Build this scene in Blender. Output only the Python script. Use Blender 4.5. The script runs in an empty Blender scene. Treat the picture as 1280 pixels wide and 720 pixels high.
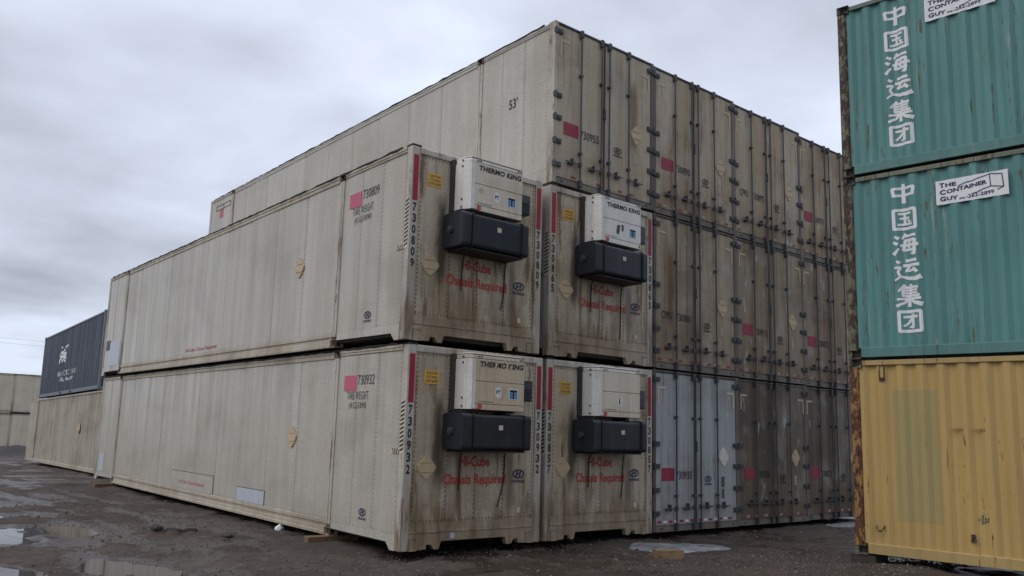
import bpy, bmesh, math, random
import numpy as np
from mathutils import Vector, Matrix

random.seed(7)
rng = np.random.default_rng(11)
S = bpy.context.scene
COL = S.collection

# ------------------------------------------------------------------ camera
YAW, PITCH, ROLL = 0.6710, 0.1538, 0.0325
CAM = Vector((-6.4295, -9.8872, 1.6555))
cf = Vector((math.sin(YAW)*math.cos(PITCH), math.cos(YAW)*math.cos(PITCH), math.sin(PITCH)))
cr = Vector((math.cos(YAW), -math.sin(YAW), 0)); cu = cr.cross(cf)
r2 = math.cos(ROLL)*cr + math.sin(ROLL)*cu
u2 = -math.sin(ROLL)*cr + math.cos(ROLL)*cu
cam_d = bpy.data.cameras.new('camera'); cam = bpy.data.objects.new('camera', cam_d); COL.objects.link(cam)
M = Matrix.Identity(4)
for i in range(3):
    M[i][0], M[i][1], M[i][2], M[i][3] = r2[i], u2[i], -cf[i], CAM[i]
cam.matrix_world = M
cam_d.sensor_width = 36.0; cam_d.lens = 1037.13/1280*36.0
cam_d.shift_x = 32.72/1280; cam_d.shift_y = 20.26/1280
cam_d.clip_start = 0.05; cam_d.clip_end = 3000
S.camera = cam

# ------------------------------------------------------------------ world, sun, exposure
SUN_EL, SUN_AZ = math.radians(48), math.radians(286)      # azimuth from +Y clockwise: off to the left
W = bpy.data.worlds.new('World'); S.world = W; W.use_nodes = True
nt = W.node_tree; nt.nodes.clear()
def wn(t, **k):
    n = nt.nodes.new(t)
    for a, b in k.items(): setattr(n, a, b)
    return n
L_ = nt.links.new
sky = wn('ShaderNodeTexSky', sky_type='NISHITA'); sky.sun_disc = False
sky.sun_elevation = SUN_EL; sky.sun_rotation = SUN_AZ
bg1 = wn('ShaderNodeBackground'); bg1.inputs[1].default_value = 0.08; L_(sky.outputs[0], bg1.inputs[0])
tc = wn('ShaderNodeTexCoord'); sep = wn('ShaderNodeSeparateXYZ'); L_(tc.outputs['Generated'], sep.inputs[0])
def wm(op, a, b=None, c=None):
    n = wn('ShaderNodeMath', operation=op)
    for i, v in enumerate((a, b, c)):
        if v is None: continue
        if hasattr(v, 'links'): L_(v, n.inputs[i])
        else: n.inputs[i].default_value = v
    return n.outputs[0]
zc = wm('MAXIMUM', sep.outputs[2], 0.0)
dn = wm('ADD', zc, 0.16)
cx = wm('DIVIDE', sep.outputs[0], dn); cy = wm('DIVIDE', sep.outputs[1], dn)
cmb = wn('ShaderNodeCombineXYZ'); L_(cx, cmb.inputs[0]); L_(cy, cmb.inputs[1]); cmb.inputs[2].default_value = 3.1
n1 = wn('ShaderNodeTexNoise'); n1.inputs['Scale'].default_value = 1.15; n1.inputs['Detail'].default_value = 6; n1.inputs['Roughness'].default_value = 0.48; n1.inputs['Distortion'].default_value = 0.2
L_(cmb.outputs[0], n1.inputs['Vector'])
n2 = wn('ShaderNodeTexNoise'); n2.inputs['Scale'].default_value = 0.33; n2.inputs['Detail'].default_value = 3
L_(cmb.outputs[0], n2.inputs['Vector'])
fac = wm('ADD', wm('MULTIPLY', n1.outputs[0], 0.62), wm('MULTIPLY', n2.outputs[0], 0.38))
rp = wn('ShaderNodeValToRGB'); rp.color_ramp.elements[0].position = 0.385; rp.color_ramp.elements[1].position = 0.605
rp.color_ramp.elements[0].color = (0.40, 0.43, 0.51, 1); rp.color_ramp.elements[1].color = (0.80, 0.885, 1.05, 1)
e = rp.color_ramp.elements.new(0.5); e.color = (0.60, 0.65, 0.765, 1)
L_(fac, rp.inputs[0])
bg2 = wn('ShaderNodeBackground'); L_(rp.outputs[0], bg2.inputs[0])
L_(wm('MULTIPLY_ADD', zc, 0.62, 0.96), bg2.inputs[1])          # overcast: brighter towards the zenith
mx = wn('ShaderNodeMixShader'); mx.inputs[0].default_value = 0.92
L_(bg1.outputs[0], mx.inputs[1]); L_(bg2.outputs[0], mx.inputs[2])
wo = wn('ShaderNodeOutputWorld'); L_(mx.outputs[0], wo.inputs[0])

sd = bpy.data.lights.new('sun', 'SUN'); sd.energy = 1.15; sd.angle = math.radians(40); sd.color = (1.0, 0.945, 0.87)
sun = bpy.data.objects.new('sun', sd); COL.objects.link(sun)
sdir = Vector((math.sin(SUN_AZ)*math.cos(SUN_EL), math.cos(SUN_AZ)*math.cos(SUN_EL), math.sin(SUN_EL)))
sun.rotation_euler = (-sdir).to_track_quat('-Z', 'Y').to_euler(); sun.location = (-20, -20, 30)
S.view_settings.view_transform = 'Standard'; S.view_settings.look = 'None'
S.view_settings.exposure = 0.0; S.view_settings.gamma = 1.0; S.view_settings.use_curve_mapping = False

# ------------------------------------------------------------------ material helpers
class NT:
    def __init__(s, name):
        s.m = bpy.data.materials.new(name); s.m.use_nodes = True
        s.t = s.m.node_tree; s.b = s.t.nodes['Principled BSDF']
        s.b.inputs['Specular IOR Level'].default_value = 0.35
    def n(s, typ, **k):
        n = s.t.nodes.new(typ)
        for a, b in k.items(): setattr(n, a, b)
        return n
    def put(s, sock, v):
        if hasattr(v, 'links'): s.t.links.new(v, sock)
        elif isinstance(v, (tuple, list)): sock.default_value = (tuple(v)+(1,))[:4] if len(v) == 3 and sock.type == 'RGBA' else v
        else: sock.default_value = v
    def pos(s): return s.n('ShaderNodeNewGeometry').outputs['Position']
    def obj(s): return s.n('ShaderNodeTexCoord').outputs['Object']
    def scale(s, v, sc, off=(0, 0, 0)):
        n = s.n('ShaderNodeMapping'); s.put(n.inputs[0], v); n.inputs['Scale'].default_value = sc; n.inputs['Location'].default_value = off
        return n.outputs[0]
    def noise(s, v, sc=1.0, det=4, ro=0.55, dist=0.0):
        n = s.n('ShaderNodeTexNoise'); s.put(n.inputs['Vector'], v)
        n.inputs['Scale'].default_value = sc; n.inputs['Detail'].default_value = det; n.inputs['Roughness'].default_value = ro; n.inputs['Distortion'].default_value = dist
        return n.outputs[0]
    def ramp(s, f, a, b, lo=0.0, hi=1.0):
        n = s.n('ShaderNodeMapRange', interpolation_type='SMOOTHSTEP'); s.put(n.inputs[0], f)
        n.inputs[1].default_value = a; n.inputs[2].default_value = b; n.inputs[3].default_value = lo; n.inputs[4].default_value = hi
        return n.outputs[0]
    def math(s, op, a, b=0.0):
        n = s.n('ShaderNodeMath', operation=op); s.put(n.inputs[0], a); s.put(n.inputs[1], b); return n.outputs[0]
    def mix(s, f, a, b):
        n = s.n('ShaderNodeMix', data_type='RGBA'); s.put(n.inputs[0], f); s.put(n.inputs[6], a); s.put(n.inputs[7], b); return n.outputs[2]
    def sep(s, v):
        n = s.n('ShaderNodeSeparateXYZ'); s.put(n.inputs[0], v); return n.outputs
    def bump(s, h, st=0.3, d=0.01, prev=None):
        n = s.n('ShaderNodeBump'); n.inputs['Strength'].default_value = st; n.inputs['Distance'].default_value = d; s.put(n.inputs['Height'], h)
        if prev is not None: s.put(n.inputs['Normal'], prev)
        return n.outputs[0]
    def out(s, col=None, rough=None, nor=None, metal=None):
        if col is not None: s.put(s.b.inputs['Base Color'], col)
        if rough is not None: s.put(s.b.inputs['Roughness'], rough)
        if nor is not None: s.put(s.b.inputs['Normal'], nor)
        if metal is not None: s.b.inputs['Metallic'].default_value = metal
        return s.m

def weathered(name, base, base2, dirt, streak=0.6, blotch=0.5, rust=0.0, stain=0.0, rough=0.55, oil=0.25, rustcol=(0.13, 0.055, 0.025), spots=(), tone=0.0, spec=0.35):
    k = NT(name); p = k.pos(); k.b.inputs['Specular IOR Level'].default_value = spec
    s1 = k.noise(k.scale(p, (4.2, 4.2, 0.16)), 1.0, 5, 0.6)
    s1b = k.noise(k.scale(p, (15, 15, 0.45), (3, 1, 7)), 1.0, 4, 0.6)
    s2 = k.noise(k.scale(p, (0.55, 0.55, 0.9), (5, 2, 1)), 1.0, 5, 0.6)
    s3 = k.noise(p, 30, 4, 0.65)
    c = k.mix(k.ramp(s1, 0.36, 0.64), base, base2)
    c = k.mix(k.ramp(k.math('MULTIPLY', k.ramp(s1b, 0.45, 0.72), k.ramp(s2, 0.36, 0.6)), 0.0, 1.0, 0, streak), c, dirt)
    c = k.mix(k.ramp(s2, 0.48, 0.72, 0, blotch), c, dirt)
    c = k.mix(k.ramp(s3, 0.35, 0.75, 0.0, 0.30), c, tuple(x*0.55 for x in dirt))
    if tone:
        rnd = k.n('ShaderNodeObjectInfo').outputs['Random']
        c = k.mix(k.math('MULTIPLY', rnd, tone), c, dirt)
    if stain:
        z = k.sep(k.obj())[2]
        sn = k.noise(k.scale(p, (3.2, 3.2, 1.1), (9, 4, 2)), 1.0, 6, 0.65)
        f = k.math('MULTIPLY', k.ramp(z, 1.3, 0.05), k.ramp(sn, 0.34, 0.62))
        c = k.mix(k.math('MULTIPLY', f, stain), c, (0.150, 0.092, 0.046))
        c = k.mix(k.ramp(k.noise(k.scale(p, (1.5, 1.5, 0.9), (2, 8, 3)), 1.0, 4, 0.6), 0.52, 0.70, 0, 0.35), c, (0.42, 0.42, 0.40))
        sp = k.ramp(k.noise(k.scale(p, (5, 5, 1.6), (2, 8, 3)), 1.0, 5, 0.6), 0.62, 0.72, 0, 0.6)
        c = k.mix(sp, c, (0.46, 0.49, 0.49))
        br_ = k.noise(k.scale(p, (6.5, 6.5, 0.8), (12, 5, 3)), 1.0, 6, 0.68)
        c = k.mix(k.ramp(br_, 0.53, 0.66, 0, 0.85*stain), c, (0.135, 0.075, 0.034))
    if rust:
        rn = k.noise(k.scale(p, (9, 9, 3.0), (1, 6, 3)), 1.0, 6, 0.7)
        c = k.mix(k.ramp(rn, 0.70-0.14*rust, 0.76-0.10*rust, 0, 0.85), c, rustcol)
    for (sx, sw, za, zb, amt, sc_) in spots:
        xyz = k.sep(k.obj()); wob = k.noise(k.scale(p, (4, 4, 1.2), (sx, 1, za)), 1.0, 6, 0.7)
        dx = k.math('DIVIDE', k.math('ABSOLUTE', k.math('SUBTRACT', xyz[0], sx)), sw)
        ed = k.math('ADD', dx, k.math('MULTIPLY', k.math('SUBTRACT', wob, 0.5), 1.8))
        f = k.math('MULTIPLY', k.ramp(ed, 1.0, 0.1), k.math('MULTIPLY', k.ramp(xyz[2], za-0.15, za+0.25), k.ramp(xyz[2], zb+0.15, zb-0.25)))
        c = k.mix(k.math('MULTIPLY', f, amt), c, sc_)
    on = k.noise(k.scale(p, (1.6, 1.6, 0.7), (4, 4, 4)), 1.0, 2, 0.5)
    nrm = k.bump(on, oil, 0.05)
    nrm = k.bump(s3, 0.10, 0.004, nrm)
    return k.out(c, k.ramp(s1, 0.3, 0.7, rough-0.1, rough+0.15), nrm)

def plain(name, col, rough=0.5, metal=0.0, var=0.25, sc=14, bump=0.06):
    k = NT(name); p = k.pos()
    n = k.noise(p, sc, 5, 0.65); n2 = k.noise(k.scale(p, (6, 6, 0.6)), 1.0, 4, 0.6)
    c = k.mix(k.ramp(n, 0.3, 0.7, 0, var), col, tuple(x*0.5 for x in col))
    c = k.mix(k.ramp(n2, 0.45, 0.75, 0, var), c, tuple(x*0.6+0.03 for x in col))
    return k.out(c, rough, k.bump(n, bump, 0.006), metal)

MAT = {}
MAT['side']  = weathered('side_paint', (0.495, 0.462, 0.395), (0.435, 0.402, 0.335), (0.265, 0.228, 0.175), 0.26, 0.40, 0.0, 0.0, 0.32, 0.45, tone=0.22, spec=0.5)
MAT['far_side'] = weathered('pale_side_paint', (0.66, 0.60, 0.47), (0.58, 0.52, 0.40), (0.38, 0.32, 0.23), 0.4, 0.4, 0.05, 0.0, 0.45, 0.3, tone=0.2)
MAT['end']   = weathered('end_paint', (0.53, 0.465, 0.355), (0.455, 0.385, 0.28), (0.245, 0.175, 0.10), 0.8, 0.7, 0.22, 1.0, tone=0.15, spots=((0.60, 0.17, 0.85, 2.2, 0.95, (0.075, 0.054, 0.036)), (1.98, 0.14, 0.5, 1.45, 0.7, (0.10, 0.07, 0.047)), (0.97, 0.09, 0.45, 1.4, 0.5, (0.12, 0.085, 0.055)), (1.3, 1.2, 0.0, 0.35, 0.55, (0.15, 0.10, 0.06))))
MAT['post']  = weathered('post_paint', (0.53, 0.495, 0.43), (0.44, 0.40, 0.33), (0.26, 0.205, 0.14), 0.7, 0.55, 0.75, 0.9)
MAT['rail']  = weathered('rail_paint', (0.47, 0.42, 0.335), (0.40, 0.345, 0.265), (0.24, 0.185, 0.125), 0.6, 0.6, 0.45, 0.0)
MAT['sill']  = weathered('sill_paint', (0.43, 0.36, 0.26), (0.33, 0.26, 0.175), (0.16, 0.105, 0.058), 0.8, 0.8, 0.55, 0.6)
MAT['door_sill'] = weathered('grimy_sill_paint', (0.20, 0.175, 0.145), (0.15, 0.13, 0.105), (0.09, 0.07, 0.05), 0.8, 0.8, 0.4, 0)
MAT['door_post'] = weathered('grimy_post_paint', (0.15, 0.13, 0.11), (0.105, 0.09, 0.078), (0.07, 0.055, 0.042), 0.8, 0.8, 0.5, 0)
MAT['door']  = weathered('door_paint', (0.32, 0.25, 0.165), (0.25, 0.19, 0.12), (0.105, 0.072, 0.040), 0.8, 0.75, 0.30, 0.6, tone=0.35)
MAT['door_shaded'] = weathered('shaded_grimy_door_paint', (0.155, 0.122, 0.085), (0.115, 0.09, 0.062), (0.055, 0.040, 0.027), 0.8, 0.75, 0.25, 0.55, tone=0.3)  # grimy copy of the door paint, bottom-row shade darkened into its colour
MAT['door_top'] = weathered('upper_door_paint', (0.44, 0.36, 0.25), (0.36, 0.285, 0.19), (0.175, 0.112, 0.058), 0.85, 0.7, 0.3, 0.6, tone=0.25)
MAT['door_b3'] = weathered('stained_door_paint', (0.46, 0.39, 0.285), (0.39, 0.32, 0.225), (0.21, 0.165, 0.11), 0.75, 0.6, 0.2, 0.3, spots=((2.02, 0.16, 1.0, 2.3, 0.75, (0.13, 0.07, 0.035)), (1.24, 0.08, 0.9, 2.4, 0.45, (0.13, 0.08, 0.05))))
MAT['door_c2'] = weathered('rust_streaked_door_paint', (0.37, 0.30, 0.205), (0.30, 0.235, 0.155), (0.14, 0.098, 0.055), 0.8, 0.7, 0.25, 0.5, spots=((0.50, 0.14, 0.75, 2.3, 0.9, (0.115, 0.055, 0.022)), (0.42, 0.2, 1.7, 2.4, 0.5, (0.17, 0.10, 0.05))))
MAT['door_white'] = weathered('pale_door_paint', (0.40, 0.42, 0.43), (0.34, 0.355, 0.36), (0.19, 0.18, 0.165), 0.7, 0.55, 0.12, 0.35)
MAT['panel_gap'] = plain('panel_gap', (0.22, 0.195, 0.16), 0.7)
MAT['core']  = plain('inner_seam', (0.10, 0.09, 0.08), 0.8)
MAT['end_rivet'] = plain('grimy_rivet_metal', (0.075, 0.058, 0.042), 0.6)
MAT['rivet'] = plain('rivet_metal', (0.115, 0.095, 0.075), 0.5)
MAT['seal']  = plain('black_sealant', (0.022, 0.021, 0.022), 0.7)
MAT['roof']  = plain('roof_metal', (0.36, 0.35, 0.33), 0.5)
MAT['steel'] = plain('galvanised_steel', (0.085, 0.085, 0.09), 0.5, 0.35, 0.4)
MAT['hinge'] = plain('hinge_steel', (0.075, 0.077, 0.082), 0.55, 0.25, 0.45)
MAT['gasket'] = plain('door_gasket', (0.05, 0.042, 0.036), 0.8)
MAT['cast']  = weathered('casting_steel', (0.33, 0.26, 0.20), (0.22, 0.15, 0.11), (0.16, 0.10, 0.07), 0.6, 0.6, 0.8, 0)
MAT['red']   = plain('red_vinyl', (0.34, 0.018, 0.04), 0.55, 0, 0.2)
MAT['pink']  = plain('faded_red_vinyl', (0.52, 0.12, 0.17), 0.6, 0, 0.25)
MAT['redtext'] = plain('red_lettering', (0.46, 0.05, 0.045), 0.6, 0, 0.25)
MAT['black'] = plain('black_lettering', (0.025, 0.024, 0.026), 0.6, 0, 0.2)
MAT['blue']  = plain('navy_logo_paint', (0.02, 0.03, 0.085), 0.6, 0, 0.2)
MAT['yellow'] = plain('yellow_placard', (0.62, 0.36, 0.075), 0.55, 0, 0.2)
MAT['dull_red'] = plain('dirty_red_tape', (0.30, 0.055, 0.055), 0.6, 0, 0.5, 22)
MAT['dull_cream'] = plain('dirty_cream_tape', (0.42, 0.35, 0.26), 0.6, 0, 0.5, 22)
MAT['door_red'] = plain('grimy_red_vinyl', (0.30, 0.03, 0.055), 0.55, 0, 0.3)
MAT['cream'] = plain('cream_vinyl', (0.62, 0.54, 0.40), 0.6, 0, 0.3)
MAT['white'] = plain('white_vinyl', (0.72, 0.72, 0.71), 0.55, 0, 0.15)
MAT['placard'] = plain('tan_placard', (0.52, 0.40, 0.25), 0.6, 0, 0.25, 20)
MAT['placard_white'] = plain('white_placard', (0.66, 0.64, 0.58), 0.6, 0, 0.15)
MAT['unit']  = weathered('unit_cover_paint', (0.70, 0.63, 0.52), (0.64, 0.56, 0.45), (0.42, 0.325, 0.215), 0.55, 0.45, 0.10, 0, 0.4, 0.08)
MAT['unit_white'] = weathered('unit_white_paint', (0.78, 0.76, 0.71), (0.72, 0.69, 0.63), (0.47, 0.40, 0.31), 0.5, 0.35, 0.08, 0, 0.4, 0.08)
MAT['unit_tan'] = weathered('unit_tan_paint', (0.62, 0.51, 0.38), (0.56, 0.45, 0.325), (0.38, 0.275, 0.17), 0.5, 0.4, 0.1, 0, 0.45, 0.08)
MAT['tank']  = plain('tank_plastic', (0.020, 0.024, 0.032), 0.42, 0, 0.5, 8)
MAT['rubber'] = plain('black_rubber', (0.018, 0.018, 0.018), 0.6)
MAT['ctl']   = plain('control_plastic', (0.03, 0.036, 0.045), 0.3)
MAT['cyan']  = plain('cyan_logo_ink', (0.03, 0.24, 0.50), 0.5, 0, 0.1)
MAT['orange'] = plain('orange_sticker', (0.50, 0.10, 0.05), 0.5, 0, 0.2)
MAT['patch'] = plain('aluminium_patch', (0.50, 0.53, 0.58), 0.45, 0.2, 0.2)
MAT['tan_wall'] = weathered('tan_wall_paint', (0.45, 0.41, 0.34), (0.37, 0.325, 0.26), (0.25, 0.205, 0.15), 0.7, 0.7, 0.1, 0)
MAT['navy_wall'] = weathered('slate_wall_paint', (0.060, 0.075, 0.10), (0.048, 0.06, 0.082), (0.10, 0.10, 0.11), 0.4, 0.2, 0.0, 0, 0.5)
MAT['navy_rail'] = plain('slate_rail_paint', (0.17, 0.19, 0.22), 0.6)
MAT['timber'] = None; MAT['wood'] = None

def rusty(name, base, base2, amount, rough=0.5, fade=None, rust=(0.075, 0.038, 0.022), rust2=(0.16, 0.075, 0.035), rect=None, scuff=(0.32, 0.34, 0.27), edge=None, zs=1.0):
    k = NT(name); p = k.pos(); o = k.obj()
    s2 = k.noise(k.scale(p, (0.8, 0.8, 0.5)), 1.0, 5, 0.6)
    st = k.noise(k.scale(p, (11, 11, 0.45)), 1.0, 4, 0.6)
    c = k.mix(k.ramp(s2, 0.35, 0.65), base, base2)
    c = k.mix(k.ramp(st, 0.42, 0.72, 0, 0.35), c, tuple(x*0.62 for x in base))
    if rect:
        xyz = k.sep(o); x0, x1, z0, z1, rc = rect
        f = k.math('MULTIPLY', k.math('MULTIPLY', k.ramp(xyz[0], x0-0.004, x0+0.004), k.ramp(xyz[0], x1+0.004, x1-0.004)),
                   k.math('MULTIPLY', k.ramp(xyz[2], z0-0.004, z0+0.004), k.ramp(xyz[2], z1+0.004, z1-0.004)))
        c = k.mix(k.math('MULTIPLY', f, k.ramp(s2, 0.2, 0.7, 0.75, 0.5)), c, rc)
    # chalky scuffed streaks then rust runs
    a1 = k.noise(k.scale(p, (16, 16, 1.1*zs*1.5 if zs > 1 else 1.1), (1, 2, 3)), 1.0, 6, 0.75)
    a2 = k.noise(k.scale(p, (1.3, 1.3, 0.9), (7, 2, 3)), 1.0, 3, 0.5)
    g = k.math('MULTIPLY', k.ramp(a1, 0.56, 0.66), k.ramp(a2, 0.42, 0.58))
    c = k.mix(k.math('MULTIPLY', g, 0.85 if zs > 1 else 0.55*min(1, amount*2)), c, scuff)
    b1 = k.noise(k.scale(p, (20, 20, 2.2*zs), (5, 1, 9)), 1.0, 7, 0.75)
    h = k.math('MULTIPLY', k.ramp(b1, 0.66-0.16*amount, 0.70-0.14*amount), k.ramp(a2, 0.56-0.2*amount, 0.62-0.18*amount))
    if edge:
        fx = k.math('FRACT', k.math('DIVIDE', k.math('SUBTRACT', k.sep(o)[0], edge[1]), edge[0]))
        de = k.math('ABSOLUTE', k.math('SUBTRACT', k.math('ABSOLUTE', k.math('SUBTRACT', fx, 0.13)), 0.13))
        e1 = k.noise(k.scale(p, (6, 6, 1.3), (8, 3, 1)), 1.0, 6, 0.7); e2 = k.noise(k.scale(p, (40, 40, 5), (2, 3, 1)), 1.0, 5, 0.7)
        he = k.math('MULTIPLY', k.math('MULTIPLY', k.ramp(de, 0.075, 0.02), k.ramp(e1, edge[2], edge[2]+0.1)), k.ramp(e2, 0.42, 0.56))
        h = k.math('MAXIMUM', h, he)
    rc_ = k.mix(k.noise(p, 35, 4), rust, rust2)
    c = k.mix(k.math('MULTIPLY', h, 0.9), c, rc_)
    fine = k.noise(p, 40, 4, 0.65)
    nrm = k.bump(h, 0.35, 0.004); nrm = k.bump(fine, 0.08, 0.004, nrm)
    return k.out(c, k.ramp(h, 0, 1, rough, 0.85), nrm)

MAT['green'] = rusty('green_container_paint', (0.098, 0.238, 0.222), (0.080, 0.205, 0.190), 0.50, edge=(0.245, 0.125, 0.54))
MAT['green2'] = rusty('green_rail_paint', (0.090, 0.200, 0.182), (0.075, 0.175, 0.160), 0.45)
MAT['rail_rust'] = rusty('scuffed_rail_paint', (0.17, 0.17, 0.11), (0.10, 0.13, 0.11), 0.9)
def rust_post(name, paint, mid, dark, cover):
    k = NT(name); p = k.pos()
    n = k.noise(k.scale(p, (13, 13, 5.5), (2, 5, 1)), 1.0, 6, 0.68); m = k.noise(k.scale(p, (26, 26, 12), (7, 1, 4)), 1.0, 5, 0.7)
    st = k.noise(k.scale(p, (18, 18, 0.8), (3, 3, 3)), 1.0, 4, 0.6)
    c = k.mix(k.ramp(st, 0.35, 0.65, 0, 0.5), paint, tuple(x*0.6 for x in paint))
    f = k.ramp(n, cover, cover+0.05); c = k.mix(f, c, k.mix(m, mid, tuple(x*0.5 for x in mid)))
    g = k.ramp(m, 0.56, 0.62); c = k.mix(g, c, dark)
    return k.out(c, k.ramp(f, 0, 1, 0.55, 0.85), k.bump(k.math('ADD', f, g), 0.5, 0.006))
MAT['post_rust'] = rust_post('rusted_post_paint', (0.155, 0.155, 0.095), (0.085, 0.052, 0.040), (0.028, 0.02, 0.018), 0.46)
MAT['yellow_wall'] = rusty('yellow_container_paint', (0.455, 0.305, 0.105), (0.41, 0.275, 0.10), 0.30, 0.5, rect=(0.525, 1.08, 0.47, 2.16, (0.275, 0.245, 0.115)), scuff=(0.42, 0.30, 0.16), rust=(0.09, 0.03, 0.022), rust2=(0.17, 0.07, 0.03), edge=(0.245, 0.12, 0.57))
MAT['yellow_rail'] = rusty('yellow_rail_paint', (0.40, 0.28, 0.11), (0.355, 0.25, 0.10), 0.55, 0.5, scuff=(0.40, 0.28, 0.14))
MAT['yellow_rust'] = rust_post('rusted_yellow_paint', (0.31, 0.16, 0.052), (0.12, 0.05, 0.026), (0.03, 0.018, 0.015), 0.47)
def timber_mat(name, base):
    k = NT(name); p = k.obj()
    g = k.noise(k.scale(p, (2, 40, 40)), 1.0, 5, 0.6); n = k.noise(k.pos(), 9, 5)
    c = k.mix(g, base, tuple(x*0.5 for x in base)); c = k.mix(k.ramp(n, 0.45, 0.7, 0, 0.6), c, (0.06, 0.045, 0.035))
    return k.out(c, 0.8, k.bump(g, 0.4, 0.006))
MAT['timber'] = timber_mat('weathered_timber', (0.22, 0.135, 0.07))
MAT['wood'] = timber_mat('cut_timber', (0.30, 0.20, 0.11))
MAT['darkwood'] = timber_mat('soaked_timber', (0.05, 0.04, 0.033))

# ------------------------------------------------------------------ mesh helpers
class MB:
    def __init__(s): s.v = []; s.f = []
    def add(s, vs, fs):
        o = len(s.v); s.v += [tuple(v) for v in vs]; s.f += [tuple(i+o for i in f) for f in fs]; return s
    def box(s, x0, x1, y0, y1, z0, z1):
        return s.add([(x0, y0, z0), (x1, y0, z0), (x1, y1, z0), (x0, y1, z0), (x0, y0, z1), (x1, y0, z1), (x1, y1, z1), (x0, y1, z1)],
                     [(0, 3, 2, 1), (4, 5, 6, 7), (0, 1, 5, 4), (1, 2, 6, 5), (2, 3, 7, 6), (3, 0, 4, 7)])
    def prism(s, poly, a0, a1, axis):
        """extrude a 2-D polygon: axis 'y' -> poly is (x,z); 'x' -> (y,z); 'z' -> (x,y)"""
        n = len(poly)
        def P(u, v, a): return {'y': (u, a, v), 'x': (a, u, v), 'z': (u, v, a)}[axis]
        vs = [P(u, v, a0) for u, v in poly]+[P(u, v, a1) for u, v in poly]
        return s.add(vs, [tuple(range(n))[::-1], tuple(range(n, 2*n))]+[(i, (i+1) % n, n+(i+1) % n, n+i) for i in range(n)])
    def tube(s, pts, r, n=6):
        pts = [Vector(p) for p in pts]; rs = r if isinstance(r, (list, tuple)) else [r]*len(pts)
        vs, fs = [], []
        for i, p in enumerate(pts):
            t = (pts[min(i+1, len(pts)-1)]-pts[max(i-1, 0)]).normalized()
            a = t.orthogonal().normalized() if abs(t.z) < 0.9 else Vector((1, 0, 0)); a = (a-t*a.dot(t)).normalized(); b = t.cross(a)
            for k in range(n):
                w = 2*math.pi*k/n; vs.append(p+rs[i]*(math.cos(w)*a+math.sin(w)*b))
        for i in range(len(pts)-1):
            for k in range(n): fs.append((i*n+k, i*n+(k+1) % n, (i+1)*n+(k+1) % n, (i+1)*n+k))
        fs += [tuple(range(n))[::-1], tuple(range((len(pts)-1)*n, len(pts)*n))]
        return s.add(vs, fs)
    def disc(s, c, r, n, nrm, h):
        c = Vector(c); nrm = Vector(nrm)
        return s.tube([c, c+nrm*h], r, n)
    def mesh(s, name, bevel=0.0, smooth=False):
        m = bpy.data.meshes.new(name); m.from_pydata(s.v, [], s.f)
        bm = bmesh.new(); bm.from_mesh(m)
        bmesh.ops.recalc_face_normals(bm, faces=bm.faces)
        if bevel: bmesh.ops.bevel(bm, geom=list(bm.edges), offset=bevel, segments=2, affect='EDGES', profile=0.6, clamp_overlap=True)
        bm.to_mesh(m); bm.free()
        if smooth:
            for p in m.polygons: p.use_smooth = True
        return m

MESH = {}
def cached(key, fn):
    if key not in MESH: MESH[key] = fn()
    return MESH[key]
def withmat(m, mat):
    m = MAT[mat] and m
    if not m.materials: m.materials.append(MAT[mat])
    return m
def part(name, mesh, mat, parent=None, loc=(0, 0, 0), rot=None, label=None, stuff=False):
    o = bpy.data.objects.new(name, mesh); COL.objects.link(o)
    if not mesh.materials: mesh.materials.append(MAT[mat])
    elif mesh.materials[0] != MAT[mat]:
        o.material_slots[0].link = 'OBJECT'; o.material_slots[0].material = MAT[mat]
    o.parent = parent; o.location = loc
    if rot: o.rotation_euler = rot
    if label: o['label'] = label
    if stuff: o['kind'] = 'stuff'
    return o
def thing(name, label, cat, loc=(0, 0, 0), rot=(0, 0, 0), group=None):
    o = bpy.data.objects.new(name, None); COL.objects.link(o); o.empty_display_size = 0.3
    o.location = loc; o.rotation_euler = rot; o['label'] = label; o['category'] = cat
    if group: o['group'] = group
    return o
def tag(o, label, cat, group=None):
    o['label'] = label; o['category'] = cat
    if group: o['group'] = group
    return o

# flat lettering: mesh of a text in the box (0..w, 0..h) of the x-z plane, facing -y
def text_raw(s, bold=0.0, sp=1.0):
    def mk():
        c = bpy.data.curves.new('lettering', 'FONT'); c.body = s; c.offset = bold; c.space_character = sp; c.resolution_u = 3
        o = bpy.data.objects.new('lettering', c); m = bpy.data.meshes.new_from_object(o)
        a = np.array([v.co[:] for v in m.vertices]); f = [tuple(p.vertices) for p in m.polygons]
        bpy.data.objects.remove(o); bpy.data.curves.remove(c); bpy.data.meshes.remove(m)
        return a, f
    return cached(('raw', s, bold, sp), mk)
def text_pts(s, x, z, w, h, y=0.0, bold=0.0, shear=0.0, sp=1.0):
    a, f = text_raw(s, bold, sp); lo, hi = a.min(0), a.max(0)
    u = (a[:, 0]-lo[0])/(hi[0]-lo[0]); v = (a[:, 1]-lo[1])/(hi[1]-lo[1])
    return [(x+w*uu+shear*h*vv, y, z+h*vv) for uu, vv in zip(u, v)], f
def raw_mesh(name, vs, fs):
    m = bpy.data.meshes.new(name); m.from_pydata(vs, [], fs); return m
def flat_text(name, s, parent, x, z, w, h, y, mat, face='end', bold=0.0, shear=0.0, sp=1.0, label=None):
    """face 'end': reads along +x on a plane y=const; 'side': reads along -y on a plane x=const (x argument = start y, y argument = plane x)"""
    vs, fs = text_pts(s, 0, 0, w, h, 0, bold, shear, sp)
    if face == 'end': vs = [(x+a, y, z+c) for a, b, c in vs]
    else: vs = [(y, x-a, z+c) for a, b, c in vs]
    return part(name, raw_mesh(name, vs, fs), mat, parent, label=label)
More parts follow.
